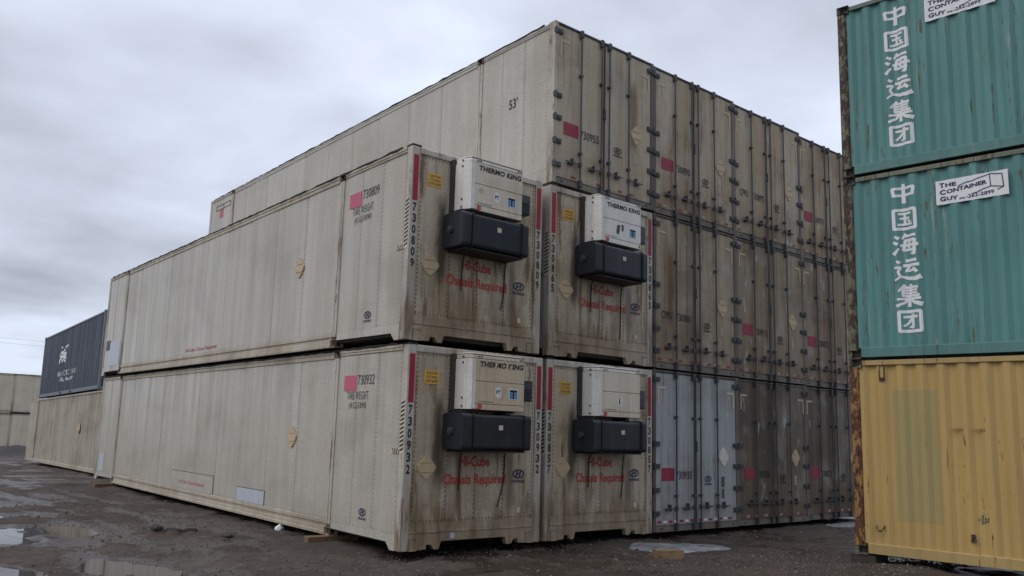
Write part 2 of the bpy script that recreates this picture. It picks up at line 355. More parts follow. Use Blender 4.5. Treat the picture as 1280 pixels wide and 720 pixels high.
def quad_end(x0, x1, z0, z1, y): return MB().box(x0, x1, y, y+0.002, z0, z1)

def emblem(parent, cx, cz, w, y, face='end', mat='blue', s=1.0):
    """slanted letter H in an oval ring, maker's name below"""
    vs, fs = [], []
    n = 28; rx, rz = w*0.5, w*0.29
    for i in range(n):
        t = 2*math.pi*i/n
        vs += [(math.cos(t)*rx, math.sin(t)*rz), (math.cos(t)*rx*0.82, math.sin(t)*rz*0.72)]
    for i in range(n): j = (i+1) % n; fs.append((2*i, 2*j, 2*j+1, 2*i+1))
    def poly(p):
        o = len(vs); vs.extend(p); fs.append(tuple(range(o, o+len(p))))
    sh = 0.35
    def sl(x, z): return (x*w+sh*z*w, z*w)
    poly([sl(-.22, -.19), sl(-.11, -.19), sl(-.09, .19), sl(-.20, .19)])
    poly([sl(.11, -.19), sl(.22, -.19), sl(.20, .19), sl(.09, .19)])
    poly([sl(-.10, -.07), sl(.10, -.01), sl(.10, .08), sl(-.10, .02)])
    a, f2 = text_pts('HYUNDAI', -w*0.52, -w*0.56, w*1.04, w*0.19, 0, 0.03)
    o = len(vs); vs += [(p[0], p[2]) for p in a]; fs += [tuple(i+o for i in q) for q in f2]
    if face == 'end': V = [(cx+u, y, cz+v) for u, v in vs]
    else: V = [(y, cx-u, cz+v) for u, v in vs]
    return part('maker_logo', raw_mesh('maker_logo', V, fs), mat, parent)

def casting(w, d, h, name='corner_casting'):
    """corner fitting with oval holes sunk in its front (-y) and left (-x) faces"""
    def mk():
        b = MB(); b.box(0, w, 0, d, 0, h); m = b.mesh(name)
        bm = bmesh.new(); bm.from_mesh(m)
        for f in [f for f in bm.faces if f.normal.y < -0.9 or f.normal.x < -0.9]:
            nrm = f.normal.copy()
            bmesh.ops.inset_individual(bm, faces=[f], thickness=min(w, h)*0.30)
            bmesh.ops.translate(bm, verts=list(f.verts), vec=-nrm*0.05)
            f.material_index = 1
        bm.to_mesh(m); bm.free(); return m
    return cached(('cast', round(w, 3), round(d, 3), round(h, 3)), mk)
def put_casting(parent, loc, w, d, h, mat):
    m = casting(w, d, h)
    if not m.materials: m.materials.append(MAT[mat]); m.materials.append(MAT['seal'])
    o = part('corner_casting', m, mat, parent, loc)
    return o

# ================================================================== GROUND
def vnoise(x, y, sc, seed):
    r = np.random.default_rng(seed); N = 256; g = r.random((N, N))
    u, v = x/sc, y/sc; i, j = np.floor(u).astype(int), np.floor(v).astype(int); a, b = u-i, v-j
    a = a*a*(3-2*a); b = b*b*(3-2*b)
    G = lambda p, q: g[p % N, q % N]
    return (G(i, j)*(1-a)+G(i+1, j)*a)*(1-b)+(G(i, j+1)*(1-a)+G(i+1, j+1)*a)*b-0.5
def sstep(a, b, x): t = np.clip((x-a)/(b-a), 0, 1); return t*t*(3-2*t)
def base_z(x, y):
    z = -0.10+0.19*np.clip((-y-0.9)/3.2, 0, 1.25)*sstep(0.5, 4.2, x)
    z = z-0.0172*np.clip(y-14, 0, 70)-0.1*sstep(80, 200, y)
    return z
# pools: centre, half widths across / along, depth
POOLS = [(-3.22, 0.95, 0.40, 1.05, 0.06), (-4.72, 1.2, 0.52, 0.85, 0.06), (-3.12, 5.3, 0.50, 0.80, 0.055), (-4.15, 5.0, 0.55, 1.3, 0.06),
         (-3.6, 7.6, 0.9, 0.5, 0.04), (-2.9, 9.9, 0.7, 0.45, 0.035), (0.35, -1.55, 0.75, 0.42, 0.06), (-0.6, 14.6, 0.5, 0.35, 0.035),
         (-0.9, 21.3, 0.7, 0.5, 0.035), (-2.3, 17.0, 1.0, 0.6, 0.035), (-5.2, 3.0, 0.35, 0.5, 0.05)]
WATER_OFF = -0.032
def ground_z(x, y):
    z = base_z(x, y)
    near = 1.0
    h = 0.032*vnoise(x, y, 2.3, 1)+0.030*vnoise(x, y, 0.9, 2)+0.028*vnoise(x, y, 0.33, 3)+0.022*vnoise(x, y, 0.13, 4)+0.014*vnoise(x, y, 0.085, 5)
    # wheel ruts running along the long stack
    for xr, amp in ((-2.1, 0.018), (-3.6, 0.022), (-5.6, 0.02)):
        w = xr+0.35*np.sin(y*0.21)+0.8*vnoise(x*0+1, y, 6.0, 8)
        h = h-amp*np.exp(-((x-w)/0.22)**2)+0.6*amp*np.exp(-((np.abs(x-w)-0.42)/0.16)**2)
    # clod heaps
    for cx_, cy_, r, a in ((-1.75, 3.95, 0.42, 0.10), (-1.15, 3.2, 0.3, 0.06), (0.25, -0.75, 0.35, 0.04), (-0.9, 15.3, 0.5, 0.06)):
        d2 = ((x-cx_)/r)**2+((y-cy_)/(r*0.8))**2
        h = h+a*np.exp(-d2)*(0.3+2.0*np.abs(vnoise(x, y, 0.12, 9)))
    # tyre tread bars pressed into two of the ruts
    for xr, wd in ((-2.75, 0.16), (-1.35, 0.15)):
        w = xr+0.30*np.sin(y*0.17+1)+0.5*vnoise(x*0+2, y, 7.0, 18)
        k = np.exp(-((x-w)/wd)**4)*(0.4+np.clip(vnoise(x, y, 1.6, 19)+0.3, 0, 1))
        h = h-k*(0.016+0.014*(np.sin((y+0.5*np.abs(x-w))*2*math.pi/0.17) > 0))
    lim = np.maximum(h, -0.026+0.25*(h+0.026))
    h = np.where(h < -0.026, lim, h)
    for cx_, cy_, rx, ry, dp in POOLS:
        dx, dy = x-cx_, y-cy_; c, s = math.cos(-0.28), math.sin(-0.28)
        u, v = c*dx-s*dy*1.0, s*dx+c*dy
        d = np.sqrt((u/rx)**2+(v/ry)**2)+0.55*vnoise(x, y, 0.45, 21)+0.3*vnoise(x, y, 0.18, 22)
        k = 1-sstep(0.75, 1.15, d)
        h = h*(1-0.75*k)-dp*k
        h = h-0.012*(1-sstep(1.0, 1.9, d))*(1-k)
    return z+h
def axis_pts(segs):
    out = []
    for a, b, st in segs: out += list(np.arange(a, b, st))
    return np.array(out)
gx = axis_pts([(-600, -60, 30), (-60, -12, 4), (-12, -6, 0.25), (-6, 8, 0.042), (8, 16, 0.2), (16, 60, 4), (60, 600.1, 30)])
gy = axis_pts([(-300, -40, 20), (-40, -8, 2), (-8, -5.2, 0.2), (-5.2, 7, 0.042), (7, 16, 0.09), (16, 40, 0.3), (40, 100, 3), (100, 900.1, 40)])
X, Y = np.meshgrid(gx, gy); Z = ground_z(X, Y)
nx, ny = len(gx), len(gy)
idx = np.arange(nx*ny).reshape(ny, nx)
F = np.stack([idx[:-1, :-1], idx[:-1, 1:], idx[1:, 1:], idx[1:, :-1]], -1).reshape(-1, 4)
gm = bpy.data.meshes.new('ground')
gm.vertices.add(nx*ny); gm.vertices.foreach_set('co', np.stack([X, Y, Z], -1).reshape(-1).astype(np.float32))
gm.loops.add(F.size); gm.loops.foreach_set('vertex_index', F.reshape(-1).astype(np.int32))
gm.polygons.add(len(F)); gm.polygons.foreach_set('loop_start', np.arange(0, F.size, 4, dtype=np.int32))
gm.update(calc_edges=True)
at = gm.attributes.new('rel', 'FLOAT', 'POINT'); at.data.foreach_set('value', (Z-base_z(X, Y)).reshape(-1).astype(np.float32))
for p in gm.polygons: p.use_smooth = True
def ground_mat():
    k = NT('wet_gravel'); p = k.pos()
    n1 = k.noise(p, 0.7, 6, 0.6); n2 = k.noise(p, 6, 5, 0.65); n3 = k.noise(p, 55, 3, 0.7)
    vo = k.n('ShaderNodeTexVoronoi'); k.put(vo.inputs['Vector'], p); vo.inputs['Scale'].default_value = 42
    rel = k.n('ShaderNodeAttribute', attribute_name='rel').outputs['Fac']
    c = k.mix(k.ramp(n1, 0.35, 0.65), (0.040, 0.027, 0.020), (0.078, 0.054, 0.040))
    c = k.mix(k.ramp(n2, 0.35, 0.7, 0, 0.8), c, (0.034, 0.027, 0.024))
    c = k.mix(k.ramp(n3, 0.45, 0.75, 0, 0.45), c, (0.100, 0.078, 0.063))
    sp = k.math('MULTIPLY', k.ramp(vo.outputs['Distance'], 0.24, 0.08), k.ramp(k.sep(vo.outputs['Color'])[0], 0.88, 0.95))
    c = k.mix(sp, c, (0.27, 0.235, 0.205))
    big = k.noise(k.scale(p, (0.75, 0.33, 0.8), (3, 8, 0)), 1.0, 6, 0.65)
    sat = k.math('ADD', k.ramp(rel, 0.012, -0.024), k.math('MULTIPLY', k.math('SUBTRACT', big, 0.5), 3.0))
    wet = k.ramp(sat, 0.15, 0.85)
    ro = k.ramp(wet, 0, 1, 0.88, 0.20)
    c = k.mix(k.math('MULTIPLY', wet, 0.6), c, (0.038, 0.027, 0.022))
    nr = k.bump(n3, 0.6, 0.014); nr = k.bump(vo.outputs['Distance'], 0.5, 0.010, nr); nr = k.bump(n2, 0.5, 0.03, nr)
    return k.out(c, ro, nr)
MAT['ground'] = ground_mat()
g_o = part('ground', gm, 'ground'); g_o['kind'] = 'structure'

def water_mat():
    k = NT('muddy_water'); p = k.pos()
    n = k.noise(p, 5, 3)
    m = k.out((0.050, 0.040, 0.033), 0.03, k.bump(n, 0.02, 0.01)); k.b.inputs['Specular IOR Level'].default_value = 0.5; k.b.inputs['IOR'].default_value = 1.33
    return m
MAT['water'] = water_mat()
for ip, (cx_, cy_, rx, ry, dp) in enumerate(POOLS):
    vs = [(0, 0, 0)]; n = 40
    for i in range(n):
        t = 2*math.pi*i/n; vs.append((1.5*rx*math.cos(t), 1.5*ry*math.sin(t), 0))
    o = part('puddle', raw_mesh('puddle', vs, [(0, i+1, (i+1) % n+1) for i in range(n)]), 'water', None,
             (cx_, cy_, float(base_z(np.array(cx_), np.array(cy_)))+WATER_OFF-0.0012*ip), (0, 0, -0.28))
    o['kind'] = 'structure'

def ice_mat():
    k = NT('slushy_ice'); p = k.pos()
    a = k.noise(k.scale(p, (2.5, 5, 1)), 1.0, 6, 0.65, 0.6); b = k.noise(p, 14, 5, 0.7)
    c = k.mix(k.ramp(a, 0.35, 0.65), (0.13, 0.135, 0.145), (0.29, 0.305, 0.33)); c = k.mix(k.ramp(b, 0.5, 0.75, 0, 0.7), c, (0.09, 0.08, 0.075))
    return k.out(c, k.ramp(a, 0.3, 0.7, 0.22, 0.5), k.bump(b, 0.3, 0.01))
MAT['ice'] = ice_mat()
def ice(cx_, cy_, rx, ry, rot, h):
    n = 64; vs, fs = [], []
    rings = [(1.0, -0.03), (0.985, 0.010), (0.93, h*0.7), (0.75, h), (0.4, h*1.1)]
    ph = [random.uniform(0, 6.28) for _ in range(6)]
    for r, z in rings:
        for i in range(n):
            t = 2*math.pi*i/n
            w = 1+0.09*math.sin(2*t+ph[0])+0.06*math.sin(3*t+ph[1])+0.045*math.sin(5*t+ph[2])+0.03*math.sin(9*t+ph[3])+0.02*math.sin(14*t+ph[4])
            x, y = r*w*rx*math.cos(t), r*w*ry*math.sin(t)
            X_, Y_ = cx_+x*math.cos(rot)-y*math.sin(rot), cy_+x*math.sin(rot)+y*math.cos(rot)
            vs.append((X_, Y_, float(base_z(np.array(X_), np.array(Y_)))+0.012+z))
    for j in range(len(rings)-1):
        for i in range(n): fs.append((j*n+i, j*n+(i+1) % n, (j+1)*n+(i+1) % n, (j+1)*n+i))
    fs.append(tuple(range((len(rings)-1)*n, len(rings)*n)))
    o = part('ice_sheet', raw_mesh('ice_sheet', vs, fs), 'ice'); o['kind'] = 'structure'
    for p in o.data.polygons: p.use_smooth = True
ice(4.60, -1.14, 0.74, 0.72, -0.36, 0.035)
ice(12.2, -0.30, 1.2, 0.25, -0.2, 0.015)

# loose stones, one uncountable mass
def gravel():
    ico = [(0, 0, 1), (.89, 0, .45), (.28, .85, .45), (-.72, .53, .45), (-.72, -.53, .45), (.28, -.85, .45), (.72, .53, -.3), (-.28, .85, -.3), (-.89, 0, -.3), (-.28, -.85, -.3), (.72, -.53, -.3)]
    fc = [(0, 1, 2), (0, 2, 3), (0, 3, 4), (0, 4, 5), (0, 5, 1), (1, 6, 2), (2, 6, 7), (2, 7, 3), (3, 7, 8), (3, 8, 4), (4, 8, 9), (4, 9, 5), (5, 9, 10), (5, 10, 1), (1, 10, 6)]
    ico = np.array(ico); fc = np.array(fc)
    N = 46000
    x = rng.uniform(-6, 9, N); y = -5+19*rng.random(N)**1.7
    dens = vnoise(x, y, 1.2, 31)+vnoise(x, y, 0.4, 32)
    k = dens > rng.uniform(-0.6, 0.5, N); x, y = x[k], y[k]; n = len(x)
    s = 0.006+0.010*rng.random(n)**2.5+0.018*(rng.random(n) > 0.993)
    z = ground_z(x, y)
    V = ico[None]*s[:, None, None]*rng.uniform(0.6, 1.3, (n, 1, 3))
    V = V+rng.normal(0, 0.12, V.shape)*s[:, None, None]
    V += np.stack([x, y, z+s*0.15], -1)[:, None, :]
    Fa = (fc[None]+(np.arange(n)*len(ico))[:, None, None]).reshape(-1, 3)
    return raw_mesh('gravel', V.reshape(-1, 3).tolist(), Fa.tolist())
def stone_mat():
    k = NT('loose_stone'); p = k.pos()
    v = k.noise(p, 16, 2, 0.5)
    c = k.mix(k.ramp(v, 0.3, 0.75), (0.040, 0.031, 0.026), (0.20, 0.168, 0.14))
    return k.out(c, 0.7)
MAT['stone'] = stone_mat()
gr = part('gravel', gravel(), 'stone'); gr['kind'] = 'stuff'; gr['label'] = 'loose wet grey gravel scattered over the muddy yard'; gr['category'] = 'gravel'

# ================================================================== REEFER CONTAINERS (53 ft)
CW, CL, CH = 2.595, 16.15, 2.898
P1, P2 = 2.07, 14.26                      # the two side posts at the 40 ft positions
FR, RR = (P1-0.07, P1+0.07), (P2-0.07, P2+0.07)

def rivets_mesh(rows, plane, nrm_axis, spacing=0.066, r=0.0095, h=0.005, holes=None):
    """rows: list of ((u0,v0),(u1,v1)) lines in the plane; nrm_axis 'x' -> points (plane,u,v); 'y' -> (u,plane,v)"""
    vs, fs = [], []
    for (a, b) in rows:
        a, b = Vector(a), Vector(b); n = max(1, int((b-a).length/spacing))
        for i in range(n+1):
            c = a+(b-a)*(i/n)
            if holes and holes(c): continue
            o = len(vs)
            ring = [(c.x+r*math.cos(t), c.y+r*math.sin(t)) for t in (0.3, 1.35, 2.4, 3.44, 4.49, 5.54)]
            if nrm_axis == 'x':
                vs += [(plane, u, v) for u, v in ring]+[(plane-h, c.x, c.y)]
            else:
                vs += [(u, plane, v) for u, v in ring]+[(c.x, plane-h, c.y)]
            fs += [(o+i2, o+(i2+1) % 6, o+6) for i2 in range(6)]
    return raw_mesh('rivets', vs, fs)

def panel_list():
    out = []
    for a, b in ((0.15, 0.79), (0.79, 1.41), (1.41, 2.0)): out.append((a, b, 0.225, 2.785))
    n = 10; w = (RR[0]-FR[1])/n
    for i in range(n): out.append((FR[1]+w*i, FR[1]+w*(i+1), 0.24, 2.755))
    for a, b in ((RR[1], 15.2), (15.2, 16.0)): out.append((a, b, 0.225, 2.785))
    return out

def build_side(root, side_mat='side', rail_mat='rail', roof_irr=0):
    for i, (a, b, z0, z1) in enumerate(panel_list()):
        def mk(a=a, b=b, z0=z0, z1=z1, i=i):
            dx = 0.003*((i*7) % 3)/2
            m = MB()
            # lapped sheet: far edge slightly proud of the near one, faint press lines
            g = 0.0025; n = 6
            xs = [0.010-dx-0.004*math.sin(math.pi*t/n)*(1 if (i+0) % 2 else 0.4) for t in range(n+1)]
            ys = [a+g+(b-a-2*g)*t/n for t in range(n+1)]
            poly = [(xs[t], ys[t]) for t in range(n+1)]+[(0.03, ys[n]), (0.03, ys[0])]
            m.prism(poly, z0, z1, 'z'); return m.mesh('side_panel')
        part('side_panel', cached(('sp', i), mk), side_mat, root)
    def rv():
        rows = []
        for i, (a, b, z0, z1) in enumerate(panel_list()):
            n = 2 if b-a < 0.9 else 4
            for t in range(n):
                y = a+(b-a)*t/n+(0.028 if t == 0 else 0)
                rows.append(((y, z0+0.04), (y, z1-0.04)))
            rows.append(((b-0.028, z0+0.04), (b-0.028, z1-0.04)))
            rows.append(((a+0.02, z0+0.018), (b-0.02, z0+0.018))); rows.append(((a+0.02, z1-0.018), (b-0.02, z1-0.018)))
        return rivets_mesh(rows, 0.0095, 'x')
    part('rivets', cached('side_rivets', rv), 'rivet', root, stuff=True)
    # posts at the 40 ft positions: two ribs with a groove
    def sp():
        m = MB()
        m.prism([(-0.008, -0.07), (-0.016, -0.055), (-0.016, -0.012), (0.0, -0.004), (0.0, 0.004), (-0.016, 0.012), (-0.016, 0.055), (-0.008, 0.07), (0.03, 0.07), (0.03, -0.07)], 0.17, CH-0.13, 'z')
        return m.mesh('side_post')
    for y in (P1, P2):
        part('side_post', cached('side_post', sp), 'post', root, (0, y, 0))
        put_casting(root, (-0.022, y-0.085, 0.0), 0.15, 0.17, 0.118, 'cast')
        put_casting(root, (-0.022, y-0.085, CH-0.118), 0.15, 0.17, 0.118, 'cast')
    # bottom rails
    def br():
        m = MB(); a, b = FR[1]+0.017, RR[0]-0.017
        m.prism([(0.004, 0.236), (-0.006, 0.225), (-0.006, 0.172), (0.012, 0.16), (0.012, 0.118), (-0.002, 0.108), (-0.002, 0.052), (-0.022, 0.046), (-0.022, 0.004), (0.06, 0.004), (0.06, 0.236)], 0, b-a, 'y')
        return m.mesh('bottom_rail')
    part('bottom_rail', cached('br', br), rail_mat, root, (0, FR[1]+0.017, 0))
    def brr():
        a, b = FR[1]+0.05, RR[0]-0.05
        return rivets_mesh([((a, 0.025), (b, 0.025)), ((a, 0.139), (b, 0.139))], -0.001, 'x', 0.105, 0.011, 0.006)
    part('rivets', cached('rail_rivets', brr), 'rivet', root, (-0.021, 0, 0), stuff=True)
    def bre():
        m = MB()
        m.prism([(0.141, 0.0), (0.26, 0.0), (0.36, 0.105), (1.98, 0.112), (1.98, 0.222), (0.141, 0.222)], -0.002, 0.05, 'x')
        return m.mesh('bottom_rail')
    part('bottom_rail', cached('bre', bre), 'side', root)
    def bre2():
        m = MB()
        m.prism([(CL-0.141, 0.0), (CL-0.26, 0.0), (CL-0.34, 0.105), (RR[1]+0.02, 0.112), (RR[1]+0.02, 0.222), (CL-0.141, 0.222)], -0.002, 0.05, 'x')
        return m.mesh('bottom_rail')
    part('bottom_rail', cached('bre2', bre2), 'side', root)
    # top rails
    def tr(a, b, z0):
        m = MB()
        m.prism([(0.004, z0), (-0.008, z0+0.012), (-0.008, 2.80), (0.0, 2.806), (0.0, 2.83), (-0.010, 2.838), (-0.010, 2.874), (0.06, 2.874), (0.06, z0)], a, b, 'y')
        return m.mesh('top_rail')
    part('top_rail', cached('tr1', lambda: tr(0.14, FR[0]-0.02, 2.788)), rail_mat, root)
    part('top_rail', cached('tr2', lambda: tr(FR[1]+0.02, RR[0]-0.02, 2.757)), rail_mat, root)
    part('top_rail', cached('tr3', lambda: tr(RR[1]+0.02, CL-0.14, 2.788)), rail_mat, root)
    # lumpy black sealant along the roof edge
    def seal(a, b):
        m = MB(); pts = []
        y = a
        while y < b:
            pts.append((0.0+random.uniform(-0.006, 0.006), y, 2.886+random.uniform(-0.007, 0.011))); y += 0.16
        pts.append((0.015, b, 2.885)); m.tube(pts, [random.uniform(0.016, 0.026) for _ in pts], 6); return m.mesh('roof_seal')
    part('roof_seal', cached(('seal', roof_irr), lambda: seal(0.28, CL-0.2)), 'seal', root)

def build_body(root, kind, side):
    x0 = 0.028 if side else 0.012
    y0 = 0.07
    def mk(): return MB().box(x0, CW-0.012, y0, CL-0.08, 0.13, 2.865).mesh('insulated_body')
    part('insulated_body', cached(('body', kind, side), mk), 'panel_gap' if side else 'side', root)
    def rf(): return MB().box(0.02, CW-0.02, 0.10, CL-0.05, 2.868, 2.888).mesh('roof_sheet')
    part('roof_sheet', cached('roof', rf), 'roof', root)
    def uf(): return MB().box(0.07, CW-0.02, 0.2, CL-0.2, 0.075, 0.128).mesh('underframe')
    part('underframe', cached('uf', uf), 'core', root)
    def rr_(): return MB().box(CW-0.07, CW-0.011, 0.15, CL-0.15, 0.004, 0.129).mesh('right_rail')
    part('right_rail', cached('rrail', rr_), 'rail', root)
    def back(): return MB().box(0.0, CW, CL-0.14, CL, 0.0, CH).mesh('rear_frame')
    part('rear_frame', cached('back', back), 'post', root)

DIGITS = {}
def vertical_number(root, num, xc, ztop, y, w=0.066, h=0.132, pitch=0.166):
    vs, fs = [], []
    for i, ch in enumerate(num):
        ww = w*(0.45 if ch == '1' else 1)
        a, f = text_pts(ch, xc-ww/2, ztop-h-i*pitch, ww, h, y, 0.035)
        o = len(vs); vs += a; fs += [tuple(j+o for j in q) for q in f]
    return part('serial_number', raw_mesh('serial_number', vs, fs), 'black', root)

def placard(root, cx, cz, w, h, y, face='end', mat='placard'):
    """diamond hazard-card frame: chamfered plate, raised rim, two hinged slats and clips"""
    def mk():
        m = MB()
        def dia(sx, sz, c=0.16):
            q = []
            for (ax, az), (bx, bz) in (((0, 1), (1, 0)), ((1, 0), (0, -1)), ((0, -1), (-1, 0)), ((-1, 0), (0, 1))):
                q.append(((ax*(1-c)+bx*c)*sx, (az*(1-c)+bz*c)*sz)); q.append(((ax*c+bx*(1-c))*sx, (az*c+bz*(1-c))*sz))
            return q
        m.prism(dia(0.5, 0.5), -0.006, 0, 'y')
        for z0, z1 in ((-0.5, -0.21), (-0.16, 0.12), (0.17, 0.5)):
            P = [(x*0.90, z*0.90) for x, z in dia(0.5, 0.5)]
            # clip polygon to the band z0..z1
            def clip(P, s, lim):
                o = []
                for i in range(len(P)):
                    a, b = P[i], P[(i+1) % len(P)]; ia, ib = s*(a[1]-lim) <= 0, s*(b[1]-lim) <= 0
                    if ia: o.append(a)
                    if ia != ib:
                        t = (lim-a[1])/(b[1]-a[1]); o.append((a[0]+t*(b[0]-a[0]), lim))
                return o
            P = clip(clip(P, 1, z1), -1, z0)
            if len(P) > 2: m.prism(P, -0.016, -0.0055, 'y')
        for x, z in ((0.0, 0.42), (0.40, 0.0), (-0.40, 0.0)): m.box(x-0.035, x+0.035, -0.022, -0.0155, z-0.02, z+0.02)
        return m.mesh('placard_holder')
    o = part('placard_holder', cached('placard', mk), mat, root)
    o.scale = (w, 1, h)
    if face == 'end': o.location = (cx, y, cz)
    else: o.location = (y, cx, cz); o.rotation_euler = (0, 0, -math.pi/2)
    return o

def hoses(root, pts, r=0.011):
    m = MB()
    # smooth the path
    P = [Vector(p) for p in pts]
    for _ in range(3):
        Q = [P[0]]
        for a, b in zip(P, P[1:]): Q += [a*0.75+b*0.25, a*0.25+b*0.75]
        Q.append(P[-1]); P = Q
    m.tube(P, r, 6); return part('drain_hose', m.mesh('drain_hose', smooth=True), 'rubber', root)

def front_end(root, num, var):
    E_ = 'end'
    # corner posts (the left one is a proud white post)
    def cp(): return MB().box(0, 0.142, 0, 0.14, 0.0, CH-0.02).mesh('corner_post', 0.012)
    part('corner_post', cached('cp', cp), 'post', root); part('corner_post', cached('cp', cp), 'post', root, (CW-0.142, 0, 0))
    def capz(): return MB().box(-0.004, 0.16, -0.004, 0.16, CH-0.022, CH+0.006).mesh('post_cap', 0.008)
    part('post_cap', cached('pcap', capz), 'seal', root)
    # recessed end wall in four sheets
    xs = [0.146, 0.77, 1.30, 1.84, CW-0.146]
    for i in range(4):
        def mk(i=i): return MB().box(xs[i]+0.004, xs[i+1]-0.004, 0.022+0.002*(i % 2), 0.06, 0.372, 2.775).mesh('end_panel')
        part('end_panel', cached(('ep', i), mk), E_, root)
    def rv():
        rows = [((0.19, 0.40), (CW-0.19, 0.40)), ((0.19, 2.745), (CW-0.19, 2.745)), ((0.185, 0.42), (0.185, 2.74)), ((CW-0.185, 0.42), (CW-0.185, 2.74))]
        for x in xs[1:4]: rows += [((x-0.018, 0.42), (x-0.018, 2.7))]
        return rivets_mesh(rows, 0.0215, 'y', 0.062, 0.0125, 0.006)
    part('rivets', cached('end_rivets', rv), 'end_rivet', root, stuff=True)
    def hd():
        m = MB(); m.prism([(0.004, 2.778), (-0.0, 2.79), (0.0, 2.86), (0.02, 2.88), (0.12, 2.88), (0.12, 2.778)], 0.143, CW-0.143, 'x'); return m.mesh('header')
    part('header', cached('fhd', hd), 'post', root)
    # sill with gooseneck cut-out and feet
    def sl():
        m = MB()
        half = [(0.143, 0.0), (0.44, 0.012), (0.45, 0.075), (0.53, 0.075), (0.585, 0.004), (0.665, 0.004), (0.70, 0.115)]
        P = half+[(CW-x, z) for x, z in half[::-1]]+[(CW-0.143, 0.245), (0.143, 0.245)]
        m.prism(P, 0.006, 0.09, 'y'); return m.mesh('sill')
    part('sill', cached('fsl', sl), 'sill', root)
    def sl2(): return MB().box(0.143, CW-0.143, 0.016, 0.08, 0.249, 0.37).mesh('sill_plate')
    part('sill_plate', cached('fsl2', sl2), 'sill', root)
    def ledge(): return MB().box(0.15, CW-0.15, -0.006, 0.02, 0.2425, 0.2515).mesh('sill_ledge')
    part('sill_ledge', cached('ledge', ledge), 'post', root)
    put_casting(root, (0.146, -0.004, 0.0), 0.13, 0.08, 0.165, 'sill'); put_casting(root, (CW-0.146-0.13, -0.004, 0.0), 0.13, 0.08, 0.165, 'sill')
    # markings
    for x0 in (0.030, CW-0.125):
        part('reflective_strip', MB().box(x0, x0+0.09, -0.003, 0.0, 2.05, 2.745).mesh('reflective_strip'), 'red', root)
        vertical_number(root, num, x0+0.048, 2.015, -0.002)
    o = part('caution_plate', MB().box(0.30, 0.565, 0.016, 0.02, 2.33, 2.53).mesh('caution_plate'), 'yellow', root)
    for i, (s, w) in enumerate((('CAUTION', 0.19), ("9'-6\" HIGH", 0.19), ('CONTAINER', 0.225))):
        flat_text('lettering', s, o, 0.4325-w/2, 2.468-0.058*i, w, 0.04, 0.0145, 'black', bold=0.01)
    placard(root, 0.40, 1.14, 0.38, 0.40, 0.020)
    flat_text('lettering', 'HI-Cube', root, 1.00, 1.155, 0.56, 0.155, 0.0175, 'redtext', bold=0.028)
    flat_text('lettering', 'Chassis Required', root, 0.705, 0.855, 1.185, 0.195, 0.0175, 'redtext', bold=0.024)
    emblem(root, 2.14, 1.045, 0.24, 0.0175, 'end', 'blue')
    part('data_sticker', MB().box(2.13, 2.19, 0.017, 0.02, 0.46, 0.54).mesh('data_sticker'), 'cream', root)
    # black and yellow edge stripes on the side of the post
    o = part('edge_marking', MB().box(-0.0035, 0.0, 0.028, 0.115, 1.33, 2.08).mesh('edge_marking'), 'cream', root)
    o2 = part('edge_marking', MB().box(-0.0035, 0.0, 0.117, 0.32, 1.33, 1.40).mesh('edge_marking'), 'cream', root)
    b = MB()
    for i in range(12):
        z = 1.36+0.06*i
        b.prism([(0.029, z+0.028), (0.029, z+0.058), (0.114, z+0.026), (0.114, z-0.004)], -0.0055, -0.0036, 'x')
    part('stripes', b.mesh('stripes'), 'black', o, stuff=True)
    b = MB()
    for i in range(4):
        y = 0.115+0.045*i
        b.prism([(y+0.005, 1.332), (y+0.027, 1.332), (y+0.055, 1.398), (y+0.033, 1.398)], -0.0055, -0.0036, 'x')
    part('stripes', b.mesh('stripes'), 'black', o2, stuff=True)
    # hoses
    hoses(root, [(0.985, -0.12, 1.46), (0.985, -0.02, 1.36), (0.98, 0.0, 1.1), (0.975, -0.005, 0.82)])
    if var != 'B2':
        hoses(root, [(1.80, -0.12, 1.46), (1.81, -0.02, 1.36), (1.82, 0.0, 1.05), (1.80, -0.01, 0.85), (1.74, -0.03, 0.62)] if var != 'A1' else
              [(1.80, -0.12, 1.46), (1.82, -0.02, 1.36), (1.84, 0.0, 1.10), (1.82, -0.01, 0.90), (1.68, -0.04, 0.56)])
    else:
        hoses(root, [(1.72, -0.12, 1.46), (1.73, -0.02, 1.36), (1.73, 0.0, 1.0), (1.72, -0.005, 0.42)])
    if var == 'A1':
        part('repair_patch', MB().box(0.86, 0.94, 0.003, 0.006, 0.14, 0.22).mesh('repair_patch'), 'patch', root)

